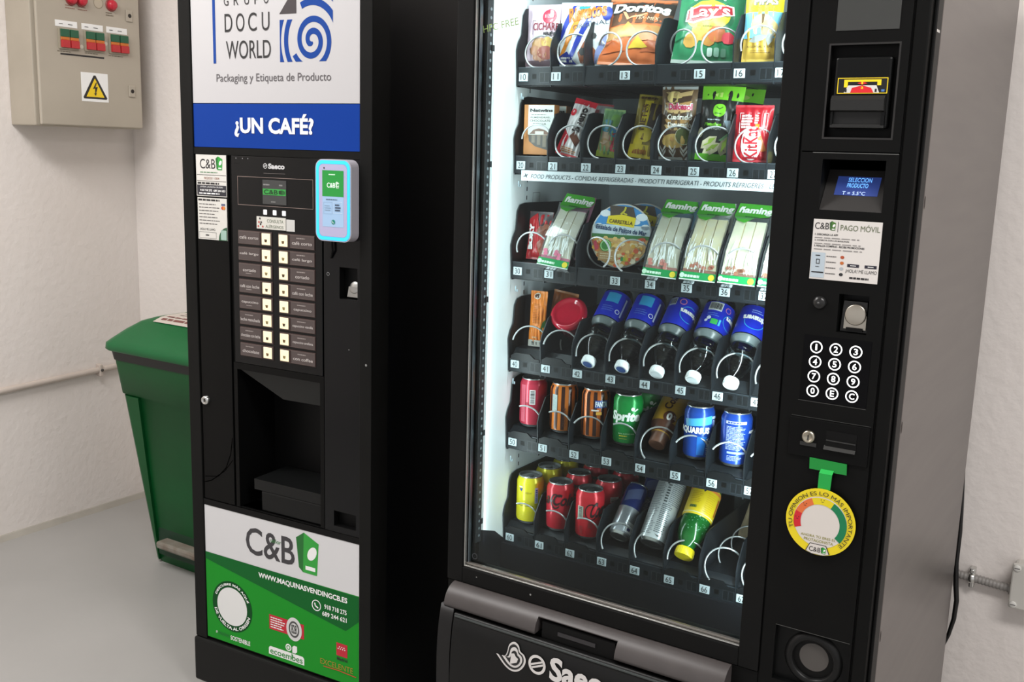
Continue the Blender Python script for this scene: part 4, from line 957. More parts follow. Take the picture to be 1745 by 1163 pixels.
# --- second tray
def box20():
    t = thing('biscuit_box', 'orange and white carton of chocolate sticks standing above tag 20', 'carton', (X(0), .185, 1.498), (0, 0, .12))
    b = MB(); w, h = .0352, .104; O = C('#b9783a', .5); b.box(-w, w, -.013, .013, 0, h, O, .001); W = FR(-.013)
    b.poly(rect(-w+.010, w-.001, h*.40, h-.001), C('#cfd4cf', .5), W, 1); b.text('Natwins', -w+.014, w-.004, h*.855, h*.92, INK, W, 2, bold=.05); b.lines(-.018, .026, h*.79, h*.81, 1, C('#6a6a66'), W, 2, .5)
    for i, s in enumerate(('ALMENDRAS,', 'CHOCOLATE', 'Y YOGUR')): b.text(s, -.021 if i < 2 else -.014, .026 if i < 2 else .017, h*(.725-.065*i), h*(.765-.065*i), C('#4a4a48'), W, 2, bold=.01)
    b.poly([(-.021, h*.42), (-.012, h*.50), (.0, h*.53), (.014, h*.50), (.030, h*.40)], C('#6b4a38', .4), W, 2); b.poly(rect(-.008, .012, h*.41, h*.47), C('#c9c2ba', .5), W, 3)
    b.obj('carton', t)
    b = MB(); W = FR(-.0134); q = [(-.024, h*.395), (.034, h*.395), (.034, h*.08), (.02, h*.10), (-.008, h*.17), (-.022, h*.27)]; b.poly(q, C('#3b352f', .4), W, 1)
    for i in range(4): b.poly(rect(-.016+i*.013, -.008+i*.013, h*(.24-.04*i), h*.39), C('#6e6252', .4), W, 2)
    b.obj('window', t, 'cut-out showing chocolate sticks')
    dup(t, 'second orange carton behind the front one above tag 20', (X(0, .002), .232, 1.498))
box20()
def a21(b, W, w, h):
    cl = (-w/2, w/2, .004, h-.004); R = C('#c22032', .3)
    b.poly([(-w/2, 0), (-w/2, h*.45), (-w*.1, h*.30), (-w*.3, 0)], R, W, 2, ST); b.poly(rect(-w/2, w/2, h*.90, h), R, W, 3, ST); b.poly(disc(-w*.35, h*.74, .008, 10), R, W, 3, ST)
    b.text('bueno', -.004, .013, h*.42, h*.86, C('#2a2022', .3), W, 4, ST, bold=.04, rot=90); b.poly([(-w*.1, h*.32), (w*.05, h*.42), (w*.4, h*.30), (w*.3, h*.18)], C('#5a3020', .3), W, 3, ST)
    b.lines(-w*.3, w*.4, h*.05, h*.14, 3, C('#b9762c'), W, 4, .5, step=ST)
bag('sweet_bag', 'slim white and red sweet bag tilted to the right above tag 21', 'snack bag', .050, .125, .022, '#d6d2d4', a21, (X(1, -.012), .178, 1.497), 18, 8, 14, '#c94a50', 11)
bag('sweet_bag', 'white wrapper lying behind the slim white and red bag above tag 21', 'snack bag', .055, .115, .022, '#cfd2d4', lambda b, W, w, h: b.poly(rect(-.02, .0, .06, .1), C('#a8484e'), W, 2, ST), (X(1, .004), .262, 1.497), 10, 8, 6, '#c94a50', 12)
def a22(b, W, w, h):
    for x, z, r, c in ((-.008, .62, .013, '#3a8fb0'), (.012, .55, .012, '#2f86b8'), (.008, .75, .012, '#6a9a4a'), (-.01, .4, .013, '#b9a08a'), (.012, .38, .010, '#b03a4a'), (.016, .2, .010, '#c8324e'), (-.008, .22, .014, '#a58a62')): b.poly(disc(x, h*z, r, 9, r*1.2), C(c, .3), W, 2, ST)
    b.poly(rect(-w/2, w/2, 0, h*.12), C('#8a9a2a', .3), W, 3, ST)
    b.poly([(-.006, h*.45), (.0, h*.45), (.004, h*.75), (-.001, h*.75)], C('#2a5a3a'), W, 3, ST)
bag('snack_bar', 'green and blue slim wrapped bar above tag 22', 'snack bar', .046, .100, .018, '#6f9a6a', a22, (X(2, -.002), .19, 1.497), 12, 8, 5, '#86a36a', 13)
def a23(b, W, w, h):
    Y, Br = C('#c9b326', .3), C('#5a3a16', .3)
    b.poly(rect(w*.05, w/2, h*.30, h*.86), C('#3b2a26', .3), W, 2, ST); b.poly([(-w*.35, h*.2), (w*.0, h*.2), (w*.12, h*.9), (-w*.2, h*.9)], Y, W, 3, ST)
    b.poly(disc(.004, h*.36, .014, 14, .016), C('#d8c23a', .3), W, 4, ST); b.poly(disc(-.001, h*.32, .0065, 12), Br, W, 5, ST); b.poly(disc(-.001, h*.32, .003, 10), C('#a88a3a'), W, 6, ST)
    b.text('NETES', -.014, .0, h*.42, h*.84, Br, W, 5, ST, bold=.03, rot=90); b.poly(rect(-w/2, w/2, 0, h*.20), Y, W, 3, ST); b.lines(-.02, .02, h*.05, h*.13, 1, C('#a0641e'), W, 4, .8, step=ST)
    b.lines(-w*.4, w*.4, h*.92, h*.97, 1, Br, W, 4, .8, step=ST)
bag('snack_bag', 'yellow and brown slim snack bag above tag 23', 'snack bag', .056, .130, .022, '#8d7a2a', a23, (X(3, -.002), .188, 1.497), 14, 8, 5, '#a3902a', 14)
def a24(b, W, w, h):
    for i in range(9):
        z = h*(.92-.075*i); b.poly([(-w*.38, z), (-w*.25, z-.008), (0, z-.011), (w*.36, z-.006), (w*.38, z+.004), (0, z-.003), (-w*.3, z+.001)], C(('#d2b07a', '#4a3426', '#b98d52')[i % 3], .35), W, 2, ST)
    b.poly(disc(-.008, h*.85, .016, 12, .012), C('#d9bf7c', .35), W, 3, ST)
    b.poly(disc(-.002, h*.25, .026, 14, .014), C('#c6a45c', .35), W, 3, ST)
    b.text('Dulcesol', -.017, .030, h*.665, h*.765, C('#f0e6e8', .3), W, 4, ST, bold=.13); b.text('Dulcesol', -.017, .030, h*.67, h*.76, C('#c22a5a', .3), W, 5, ST, bold=.04)
    b.text('Cuadrado', -.018, .031, h*.535, h*.61, C('#e2ddd4', .3), W, 5, ST, bold=.03); b.text('Damerado', -.016, .031, h*.435, h*.505, C('#e2ddd4', .3), W, 5, ST, bold=.03)
    b.poly(disc(.018, h*.315, .0155, 8, .018), C('#4f5a2e', .3), W, 5, ST); b.ring(.018, .315*h, .0155, .0165, C('#b9bda0'), W, 6, step=ST)
    for x in (-.026, -.004, .018):
        for z in (.07, .13): b.poly([(x-.007, h*z+.010), (x, h*z), (x+.007, h*z+.010), (x+.007, h*z+.005), (x, h*z-.006), (x-.007, h*z+.005)], C('#d9d6d0', .3), W, 4, ST)
bag('biscuit_bag', 'clear bag of stacked brown and cream biscuits above tag 24', 'biscuit bag', .072, .142, .036, '#6f563e', a24, (X(4, -.004), .188, 1.496), 4, 8, 0, '#b3b6b4', 15, None, .2)
def a25(b, W, w, h):
    G = C('#7fce32', .3)
    b.poly(rect(-w/2, w/2, h*.80, h), G, W, 3, ST); b.poly(disc(.0, h*.865, .014, 12, .005), C('#b8d86a'), W, 4, ST)
    b.poly(rrect(-.013, .012, h*.57, h*.74, .010), G, W, 3, ST); b.line([(-.007, h*.70), (-.0005, h*.67), (.006, h*.70)], .0015, C('#2a4a1a'), W, 4, ST); b.lines(-.008, .008, h*.60, h*.625, 1, C('#3a6a1a'), W, 4, .6, step=ST)
    b.text('Pistachos', -.027, .008, h*.445, h*.49, G, W, 3, ST, bold=.04); b.text('Y PASAS', -.018, .008, h*.395, h*.43, C('#cfd2cf'), W, 3, ST); b.lines(-.022, .012, h*.515, h*.54, 1, C('#a6b3bd'), W, 3, .6, step=ST)
    b.poly([(.012, h*.52), (.024, h*.53), (.034, h*.30), (.028, h*.29)], C('#a9bccb', .2), W, 2, ST)
    S, S2, N = C('#c9c3a2', .4), C('#a39d80', .4), C('#8fae3a', .4)
    for (x, z, a, m) in ((-.012, .225, 35, S), (-.006, .15, 30, S), (.018, .19, 70, S2)):
        c, s_ = math.cos(math.radians(a)), math.sin(math.radians(a)); P_ = lambda k: [(x+(p*c-q*s_)*k, h*z+(p*s_+q*c)*k) for p, q in ((-.020, 0), (-.010, .010), (.006, .010), (.019, .002), (.008, -.009), (-.008, -.009))]
        b.poly(P_(1), m, W, 3, ST); b.poly([(x+(p*c-q*s_), h*z+(p*s_+q*c)) for p, q in ((-.014, .001), (.004, .006), (.016, .001), (.002, -.003))], N, W, 4, ST)
    b.poly([(.006, h*.26), (.022, h*.36), (.024, h*.24)], C('#6a9a6a', .4), W, 3, ST)
    b.poly(disc(-.034, h*.36, .006, 10, .010), S, W, 3, ST); b.poly(disc(.034, h*.60, .0055, 10, .008), S2, W, 3, ST); b.poly(rect(-w/2, w/2, 0, h*.085), C('#5fae2c', .3), W, 3, ST)
def bag25(lbl, y, dx, seed): return bag('nut_bag', lbl, 'nut bag', .082, .145, .032, '#222522', a25, (X(5, dx), y, 1.496), 10, 10, 3, None, seed, 'black and green pistachio bags above tag 25')
bag25('front black and green pistachio bag above tag 25', .186, -.001, 16)
bag25('green topped pistachio bag peeping out behind the front one above tag 25', .262, .012, 17)
def a26(b, W, w, h):
    b.frame(-.026, .028, h*.50, h*.86, .0012, C('#e4c6c6'), W, 2)
    b.lines(-.022, .002, h*.58, h*.83, 5, C('#e9d6d6'), W, 3, .7, step=ST); b.lines(.004, .012, h*.66, h*.83, 4, C('#d9b9b0'), W, 3, .7, step=ST); b.poly(rect(.020, .0235, h*.6, h*.84), C('#e9d6d6'), W, 3, ST)
    b.poly(rect(.006, .014, h*.56, h*.66), C('#c9802a', .3), W, 3, ST); b.poly([(.01, h*.48), (.018, h*.48), (.03, h*.2), (.02, h*.18)], C('#b9642a', .3), W, 2, ST)
    b.poly(disc(.0005, h*.32, .0200, 26, h*.29), C('#e9e2e2', .3), W, 3, ST); b.text('KitKat', -.0125, .0135, h*.055, h*.60, C('#b01c2a', .3), W, 5, ST, bold=.02, rot=90)
bag('chocolate_bag', 'red chocolate bag with large white lettering above tag 26', 'chocolate bag', .072, .106, .022, '#b4202c', a26, (X(6, -.004), .180, 1.496), 5, 8, 0, '#b93a44', 18)
bag('snack_bag', 'yellow bag corner almost hidden by the column above tag 27', 'snack bag', .060, .100, .02, '#3a3632', lambda b, W, w, h: b.poly(rect(-w/2, w/2, 0, h*.2), C('#d9c32a', .3), W, 2, ST), (X(7, -.004), .185, 1.496), 4, 8, 0, None, 19)

# --- third tray
def a30(b, W, w, h):
    b.poly([(-w/2, h*.66), (w*.1, h*.70), (w/2, h*.50), (w/2, h), (-w/2, h)], C('#4a4245', .3), W, 2, ST); b.poly([(-w/2, h*.60), (-w/2, h*.82), (-w*.15, h*.98), (.0, h*.7)], C('#b3242b', .3), W, 3, ST)
    b.text('BOKY', -.024, -.010, h*.20, h*.74, WHITE, W, 5, ST, bold=.08, rot=90)
    for x, z, r, c in ((.012, .30, .012, '#8a4030'), (.014, .20, .011, '#a05a3a'), (.010, .58, .012, '#7a4a3a'), (.018, .66, .009, '#96604a')): b.poly(disc(x, h*z, r, 9), C(c, .3), W, 4, ST)
bag('sausage_bag', 'red snack bag with vertical white lettering above tag 30', 'snack bag', .056, .105, .024, '#b3242b', a30, (X(0, -.006), .196, 1.272), 10, 6, 0, '#a82a30', 20)
bag('sausage_bag', 'grey silver bag leaning behind the red one above tag 30', 'snack bag', .052, .125, .02, '#73777a', lambda b, W, w, h: None, (X(0, .006), .262, 1.272), 16, 8, 6, '#5f6366', 21)
def sandwich(label, loc, lean, roll, tint, bread, fill, txt=True, yaw=6):
    t = thing('sandwich_pack', label, 'sandwich pack', loc, (-math.radians(lean), math.radians(roll), math.radians(yaw)))
    w, h = .0375, .168
    b = MB(); b.prism([(-w, .018), (w, .018), (w*.97, h-.012), (w*.93, h), (-w*.90, h), (-w*.97, h-.02)], -.001, .001, C(tint, .4)); W = FR(-.0385); b.obj('card', t)
    D = lambda v: .016+(v+.014)/.064*.011 if v < .05 else .027-(v-.05)/.08*.013      # depth of the pack, fullest in the middle
    # wedge-shaped bread seen through the film
    b = MB()
    def wedge(x0, x1, k, m):
        def sec(z, q): return [(x0*q, -.002, z), (x1*q, -.002, z), (x1*q, -D(z)+k, z), (x0*q, -D(z)+k, z)]
        b.loft([sec(.010, 1), sec(.05, .98), sec(h-.044, .92)], m, False)
    BM = noisy('bread_'+bread, bread, '#cfc6b2', .8, scale=60, bump=.3, bscale=300, bdist=.001)
    for x0, x1 in ((-.86, -.32), (-.26, .26), (.32, .86)): wedge(w*x0, w*x1, .0025 if x0 != -.26 else .0035, BM)
    for x0, x1 in ((-.32, -.26), (.26, .32)): wedge(w*x0, w*x1, .0050, C('#c2ae80', .6))
    b.loft([[(-w*.86, -.002, .0), (w*.86, -.002, .0), (w*.86, -.0150, .0), (-w*.86, -.0150, .0)], [(-w*.86, -.002, .010), (w*.86, -.002, .010), (w*.86, -.0178, .010), (-w*.86, -.0178, .010)]], C(fill, .5), False)
    b.obj('sandwich', t)
    b = MB()
    def fs(z, q): return [(-w*q, -.001, z), (w*q, -.001, z), (w*q, -D(z), z), (-w*q, -D(z), z)]
    b.loft([fs(-.014, .96), fs(.0, .97), fs(.02, .97), fs(.05, .95), fs(h-.036, .90)], clear('wrap_film', '#f2f6f5', 1.4, .12, .05), False)
    b.obj('film', t, 'clear plastic film')
    rd = random.Random(len(label)); b = MB()
    Wf = lambda u, v, l=0: (u, -D(v)-.0003-l*.0004, v)
    GL = C('#dfe5e4', .25); st = .01
    for k in range(30):      # white shine on the film's folds, painted as pale lines
        x = rd.uniform(-.033, .033); z = rd.uniform(.003, .035); b.line([(x, z), (x*.85+rd.uniform(-.006, .006), z+rd.uniform(.014, .05))], rd.uniform(.0006, .0018), GL, Wf, 1, st)
    b.poly(rect(-w*.95, w*.95, -.0135, .003), C('#178a4a', .35), Wf, 1, st); b.poly(rect(-w*.95, w*.95, -.0135, -.0115), C('#d9e6de', .35), Wf, 2); b.lines(-.026, .012, -.009, -.002, 1, C('#cfe9d6'), Wf, 2, .7); b.poly(disc(.027, -.005, .0062, 10), C('#d8c83a', .4), Wf, 3); b.poly(disc(-.031, -.005, .005, 10), C('#bfe3c8', .4), Wf, 3)
    for k in range(6): b.poly(disc(rd.uniform(-.026, .026), rd.uniform(.006, .020), .0055, 7, .004), C(fill, .5), Wf, 1, st)
    b.obj('bottom_label', t, 'green printed strip with painted film shine above it')
    b = MB(); Wh = lambda u, v, l=0: (u, -.0018-max(0, (h-.02-v))*.55*(v < h-.02)-l*.0004, v)
    G = C('#4aa835', .4); st = .006
    b.poly([(-w*.97, h-.022), (-w*.88, h-.001), (w*.86, h-.001), (w*.98, h-.012), (w*.80, h-.030), (w*.1, h-.036), (-w*.30, h-.052), (-w*.72, h-.046), (-w*.96, h-.034)], G, Wh, 2, st)
    if txt: b.text('ñaming', -w*.86, w*.86, h-.027, h-.008, WHITE, Wh, 4, st, bold=.04, shear=.15)
    b.lines(-w*.4, w*.5, h-.036, h-.031, 1, C('#236b2c'), Wh, 4, .7, step=st); b.obj('header_label', t, 'green header with white lettering')
    return t
SL = 31
sandwich('sandwich pack with pink sides leaning back above tag 31', (X(1, -.010), .151, 1.2705), SL, 6, '#c98aa8', '#d2ccc2', '#c76a86')
sandwich('sandwich pack with blue sides leaning back above tag 34', (X(4, -.002), .151, 1.2705), SL, 3, '#86b4d6', '#d6d0c0', '#b9786e')
sandwich('sandwich pack with orange-stained bread leaning back above tag 35', (X(5, .0), .151, 1.2705), SL, 2, '#cfd2d0', '#dccb9e', '#9a5f4c')
sandwich('sandwich pack with pale bread and dark filling leaning back above tag 36', (X(6, .0), .151, 1.2705), SL, 2, '#4a4e50', '#e2d9bc', '#8a5a46')
sandwich('sandwich pack cut off by the black column above tag 37', (X(7, .0), .151, 1.2705), SL, 2, '#4a4e50', '#dcd6c4', '#8a5a46')
def salad(label, loc, lean):
    t = thing('salad_bowl', label, 'salad bowl', loc, (-math.radians(lean), 0, math.radians(6)))
    R = .067; b = MB(); M = Matrix.Translation((0, 0, R)) @ Matrix.Rotation(PI/2, 4, 'X')
    b.lathe([(0, -.032), (R*.74, -.032), (R*.80, -.028), (R*.94, .0), (R, .001), (R, .003), (R*.97, .003)], C('#cfd0cc', .35), M=M, n=48); b.obj('bowl', t)
    b = MB(); W = lambda u, v, l=0: (u, -.0032-l*.0004, v+R)
    cl = (-R, R, -R, R)
    b.poly(disc(0, 0, R*.955, 48), C('#3f8fd0', .3), W, 1)
    def seg(z0, z1, c, l): b.poly(disc(0, 0, R*.955, 48), C(c, .35), W, l, None, (-R, R, z0, z1))
    seg(-.02, .022, '#cfe0ea', 2); seg(-R, .002, '#3c7a3f', 3); seg(-R, -.006, '#d3a86a', 4)
    for x, z, r in ((-.038, .045, .012), (.042, .040, .013), (.03, .03, .010), (-.05, .018, .01), (.052, .02, .01)): b.poly(disc(x, z, r, 10, r*.6), C('#dfe9f0', .4), W, 2)
    b.poly([(-.030, .062), (.022, .060), (.030, .036), (-.026, .036)], C('#4a4038', .4), W, 3)
    b.poly([(-.034, .024), (-.031, .040), (.0, .044), (.030, .038), (.027, .018), (-.004, .021)], C('#e6cf26', .35), W, 4); b.text('CARRETILLA', -.028, .024, .026, .034, C('#4a3a1a'), W, 5, bold=.02, rot=-4)
    b.line([(-.004, .044), (.004, .052), (.006, .060)], .004, C('#c9bd3a'), W, 5); b.line([(.002, .047), (.010, .044)], .003, C('#c9bd3a'), W, 5)
    b.text('Ensalada de Palitos de Mar', -.056, .056, .012, .022, C('#1d3f66'), W, 5, bold=.03, rot=-5); b.text('con Piña', -.012, .014, .003, .0075, C('#1d3f66'), W, 5)
    rd = random.Random(4)
    for k in range(110):
        a = rd.uniform(PI, 2*PI); q = math.sqrt(rd.random())*R*.88; x, z = q*math.cos(a), q*math.sin(a)-.006
        if x*x+z*z > (R*.93)**2: continue
        r = rd.uniform(.004, .007); b.poly(disc(x, z, r, rd.choice((5, 6, 7)), r*.8), C(rd.choice(('#e2b04a', '#df8a3e', '#e9d7a8', '#d9603c', '#e6c37a', '#f0e6cc')), .35), W, 5+k % 3)
    b.poly(disc(-.030, -.022, .013, 16), C('#3f8a3c', .4), W, 9); b.ring(-.030, -.022, .009, .0115, C('#9ccf86'), W, 10)
    b.poly(rect(-.044, -.006, -.054, -.034), C('#b58f5c', .4), W, 9, None, cl); b.lines(-.040, -.010, -.051, -.037, 3, C('#e0cfa8'), W, 10, .4)
    b.poly([(-.058, -.016), (-.052, -.012), (-.045, -.030), (-.052, -.034)], C('#c9445a', .4), W, 9)
    for i, c in enumerate(('#2f8a4c', '#a9b83a', '#e0b53a', '#d05a3a')): b.poly(rect(.006+i*.0055, .0115+i*.0055, -.052, -.044), C(c, .4), W, 9)
    b.obj('lid_film', t, 'printed film lid')
    return t
sb = salad('front round salad bowl with blue and yellow printed lid above tag 33', (.288, .186, 1.271), 9)
dup(sb, 'second round salad bowl behind the front one above tag 33', (.300, .262, 1.271))
# --- fourth tray
def a40(b, W, w, h):
    b.poly(rect(-w/2, w/2, 0, h*.12), C('#b9b6ae', .35), W, 3, ST); b.bars(-w*.3, w*.45, h*.012, h*.10, INK, W, 4, 8, step=ST)
    b.poly(disc(-.002, h*.91, .007, 16), C('#e9e2d6'), W, 3, ST); b.poly(disc(-.002, h*.91, .0055, 16), C('#5a3a2a'), W, 4, ST); b.text('A', -.005, .001, h*.885, h*.935, C('#e9e2d6'), W, 5, ST)
    b.lines(-.009, .009, h*.42, h*.78, 12, C('#a8601c'), W, 2, .4, step=ST); b.lines(-.009, .008, h*.15, h*.19, 1, C('#e9cfa8'), W, 3, .6, step=ST); b.poly([(w*.25, h*.28), (w*.5, h*.24), (w*.5, h*.5), (w*.35, h*.44)], C('#3d6a34', .35), W, 3, ST)
bag('drink_pouch', 'orange slim carton style pouch with barcode foot above tag 40', 'pouch', .040, .124, .020, '#dc7d26', a40, (X(0, -.002), .198, 1.078), 4, 8, 0, None, 23, None, .35)
bag('drink_pouch', 'orange pouch lying behind the front one above tag 40', 'pouch', .060, .120, .026, '#b8641f', lambda b, W, w, h: None, (X(0, .010), .262, 1.078), 8, 8, 8, '#c77a2c', 24, None, .35)
def red_cup():
    t = thing('fruit_cup', 'glossy round red cup tipped towards the glass above tag 41', 'dessert cup', (X(1, -.006), .240, 1.130), (math.radians(52), 0, math.radians(4)))
    RM = noisy('red_jelly', '#a50f2a', '#b8142f', .08, scale=20)
    b = MB(); b.lathe([(0, -.03), (.026, -.03), (.031, -.026), (.038, .02), (.040, .040), (.041, .043)], C('#5f0e1c', .2), n=40); b.obj('cup', t)
    b = MB(); b.lathe([(.041, .043), (.0415, .046), (.0410, .051), (.0375, .0555), (.0325, .056), (.0300, .0530), (.024, .0515), (0, .0520)], RM, n=44); b.obj('lid', t, 'shiny red domed lid')
red_cup()
# drink bottles: built cap first, so that they lie neck down on the tray
def rmap(prof):
    def r(v):
        for (r0, z0), (r1, z1) in zip(prof[:-1], prof[1:]):
            if z0 <= v <= z1 and z1 > z0: return r0+(r1-r0)*(v-z0)/(z1-z0)
        return prof[-1][0]
    return r
def LW(prof, turn=0, e=.0005):
    r = rmap(prof); R = max(p[0] for p in prof)
    return lambda u, v, l=0: ((r(v)+l*e)*math.sin(u/R+turn), -(r(v)+l*e)*math.cos(u/R+turn), v)
PET = clear('pet_plastic', '#d3dcdf', 1.5, .1)
WB = [(.0125, .014), (.0125, .022), (.016, .030), (.024, .044), (.0295, .058), (.0315, .070), (.0305, .080), (.0275, .088), (.0270, .094), (.0318, .101), (.0325, .108), (.0325, .180), (.0318, .188), (.0300, .196), (.0260, .199), (.012, .1975), (0, .196)]
def water(label, loc, kind, lean=46, cap='#e8ecee'):
    t = thing('water_bottle', label, 'water bottle', loc, (-math.radians(lean), 0, 0), 'upside-down water bottles above tags 42 to 47')
    b = MB(); b.lathe(WB, PET, n=40, cap0=False)
    for z in (.052, .060, .068, .076): b.lathe([(rmap(WB)(z)+.0002, z-.0016), (rmap(WB)(z)+.0010, z), (rmap(WB)(z)+.0002, z+.0016)], PET, n=36, cap0=False, cap1=False)
    b.obj('bottle', t)
    b = MB(); b.lathe([(.0270, .0885), (.0272, .0935), (.0318, .1005), (.0330, .106), (.0330, .1075)], C('#6f7a7c', .25), n=40, cap0=False, cap1=False); b.obj('shoulder_band', t, 'frosted ribbed shoulder')
    b = MB(); b.lathe([(.0135, 0), (.0148, .001), (.0148, .014), (.0140, .0155), (.0125, .0155)], C(cap, .4), n=28)
    b.poly(disc(0, 0, .0105, 20), C('#2a4a86' if kind < 2 else '#cfd6da', .4), lambda u, v, l=0: (u, v, -.0003-l*.0003), 1)
    for k in range(24):
        a = 2*PI*k/24; b.box(-.0004, .0004, -.0153, -.0146, .002, .013, C(cap, .4), M=Matrix.Rotation(a, 4, 'Z'))
    b.obj('cap', t, 'white screw cap' if kind > 1 else 'white screw cap with a blue dot')
    b = MB(); BL = noisy('water_label', '#1428b4', '#1a30c0', .3, scale=30); b.lathe([(.0328, .110), (.0330, .111), (.0330, .178), (.0328, .179)], BL, n=40, cap0=False, cap1=False)
    W = LW([(.0330, 0), (.0330, .2)], .42); s = .006; LB, WH = C('#35a5dc', .3), C('#dfe8f5', .35)
    # print is read with the bottle standing, so it appears upside down here
    U = lambda u, v, l=0: W(-u, .289-v, l)
    if kind < 2:
        b.poly(rect(-.020, .008, .147, .172), LB, W, 2, s); b.lines(-.022, .006, .122, .138, 3, C('#5f86d8'), W, 2, .3, step=s); b.ring(.014, .128, .004, .0055, WH, W, 2, step=s); b.poly(rect(.022, .026, .120, .168), C('#ccd8ee'), W, 2, s)
    elif kind == 2:
        b.poly(rect(-.036, -.018, .158, .177), C('#b9c2d2', .35), W, 2, s); b.bars(-.035, -.019, .159, .176, INK, W, 3, 8, step=s); b.ring(-.004, .168, .0055, .0075, C('#c97aa0'), W, 2, step=s)
        b.ring(.016, .143, .018, .0195, LB, W, 2, 60, 300, step=s); b.text('Primavera', -.040, .004, .137, .149, WHITE, U, 3, s, bold=.05)
    elif kind == 3:
        b.poly(rect(-.024, .004, .155, .176), C('#d3d8d6', .35), W, 2, s); b.bars(-.023, .003, .156, .175, INK, W, 3, 13, step=s); b.ring(.017, .165, .005, .0065, C('#c97aa0'), W, 2, step=s)
        b.poly(rect(-.010, .004, .121, .134), C('#3fb45a', .3), W, 2, s); b.poly(rect(.006, .010, .121, .136), C('#4fc0de', .3), W, 2, s); b.poly(disc(-.016, .135, .0045, 12), WH, W, 2, s); b.poly(disc(-.020, .128, .0035, 12), WH, W, 2, s); b.lines(-.022, .004, .140, .150, 2, C('#5f86d8'), W, 2, .3, step=s)
        b.ring(.030, .140, .016, .0172, LB, W, 2, 60, 300, step=s); b.text('Primavera', -.055, -.018, .137, .149, WHITE, U, 3, s, bold=.05)
    else:
        b.ring(.0, .142, .020, .0215, LB, W, 2, 180, 380, step=s); b.text('Primavera', -.026, .026, .136, .150, WHITE, U, 3, s, bold=.05); b.lines(-.012, .012, .158, .168, 2, C('#8fa8e8'), W, 2, .4, step=s)
    b.obj('label_sleeve', t, 'blue printed label')
    return t
for i, (k, l) in enumerate(((0, 'water bottle lying neck down above tag 42'), (1, 'water bottle lying neck down above tag 43'), (2, 'water bottle lying neck down above tag 44, label turned to the right'), (3, 'water bottle with barcode label lying neck down above tag 45'), (4, 'water bottle lying neck down above tag 46 beside the black column'), (4, 'water bottle almost hidden by the column above tag 47'))):
    water(l, (X(2+i, -.002), .148, 1.0670), k)

# --- cans
ALU = noisy('can_aluminium', '#bfc3c4', '#c9cccd', .25, .9, scale=40)
def can(label, R, h, base, art, loc, rot=(0, 0, 0), turn=.45, group=None, rough=.25, metal=.25, name='drink_can', foot=None):
    t = thing(name, label, 'drink can', loc, rot, group)
    k = R/.0315
    prof = [(.0235*k, .0015), (.0250*k, 0), (.0262*k, .001), (.0300*k, .0065), (R, .0115), (R, h-.016), (R*.985, h-.0125), (.0272*k, h-.0042), (.0268*k, h-.0030)]
    b = MB(); b.lathe(prof[:4], ALU, n=40, cap0=True, cap1=False); b.lathe(prof[3:], C(base, rough, metal), n=40, cap0=False, cap1=False)
    W = LW([(.0300*k, 0), (.0300*k, .0065), (R, .0115), (R, h-.016), (R*.985, h-.0125), (.0272*k, h-.0042), (.0272*k, h)], turn)
    if art: art(b, W, R, h)
    b.obj('body', t)
    b = MB(); b.lathe([(.0268*k, h-.0035), (.0276*k, h-.0015), (.0270*k, h), (.0258*k, h-.0005), (.0250*k, h-.0045), (.0235*k, h-.0050), (0, h-.0046)], ALU, n=40, cap0=False); b.obj('lid', t, 'silver lid')
    b = MB(); b.prism([(x*k, y*k) for x, y in rrect(-.006, .006, -.013, .009, .005, 4)], h-.0042, h-.0030, C('#9fa3a4', .3, .9), 'z'); b.obj('pull_tab', t)
    return t
cs = .006
def stripes(b, W, R, h, c, n, w, z0=.008, z1=None, ph=0):
    for i in range(n):
        u = -PI*R+2*PI*R*(i+ph)/n; b.poly(rect(u, u+w, z0, z1 or h-.006), C(c, .25, .2), W, 1, cs)
FY, FH = .190, .110
def r50(b, W, R, h):
    b.poly(rect(.000, .013, h*.48, h*.78), C('#d8d4d4', .4), W, 1, cs); b.bars(.001, .012, h*.49, h*.77, INK, W, 2, 12, vert=False)
    b.poly(rect(-.022, -.010, .012, h-.014), C('#c85a6c', .3, .2), W, 1, cs); b.lines(-.008, -.002, h*.50, h*.52, 1, INK, W, 1, .8)
    b.lines(-.026, -.012, h*.3, h*.8, 16, C('#b23a4c'), W, 2, .25, step=cs)
can('red cola can with a barcode standing above tag 50', .0305, FH, '#b83046', r50, (X(0), FY, .901), turn=.25)
def fanta(b, W, R, h, t2=False):
    stripes(b, W, R, h, '#3a1a12', 12, .0078)
    if not t2:
        b.poly(rect(-.022, -.009, h*.45, h*.78), C('#a9b8b4', .35), W, 2, cs); b.lines(-.021, -.010, h*.46, h*.77, 12, C('#7d8f8c'), W, 3, .3, step=cs); b.text('CALAMEDA', .004, .011, h*.15, h*.52, C('#5a2a10'), W, 3, cs, rot=90); b.text('Z', .0045, .0115, h*.46, h*.52, C('#3a1a10'), W, 3, cs)
    else:
        b.text('FANTA', .004, .030, h*.66, h*.77, C('#e6eef8', .3), W, 3, cs, bold=.05); b.poly(rect(.003, .031, h*.64, h*.79), C('#2c4aa0', .3), W, 2, cs); b.poly(rect(-.004, .012, h*.575, h*.605), C('#e0d8d2'), W, 2, cs); b.poly(rect(.006, .018, h*.50, h*.56), C('#e0a840'), W, 2, cs)
can('orange can with dark stripes and a grey panel standing above tag 51', .0305, FH, '#d9782c', fanta, (X(1), FY+.001, .901), turn=.3)
can('orange can with dark stripes and blue lettering standing above tag 52', .0305, FH, '#cf6a26', lambda b, W, R, h: fanta(b, W, R, h, True), (X(2), FY+.002, .901), turn=.3)
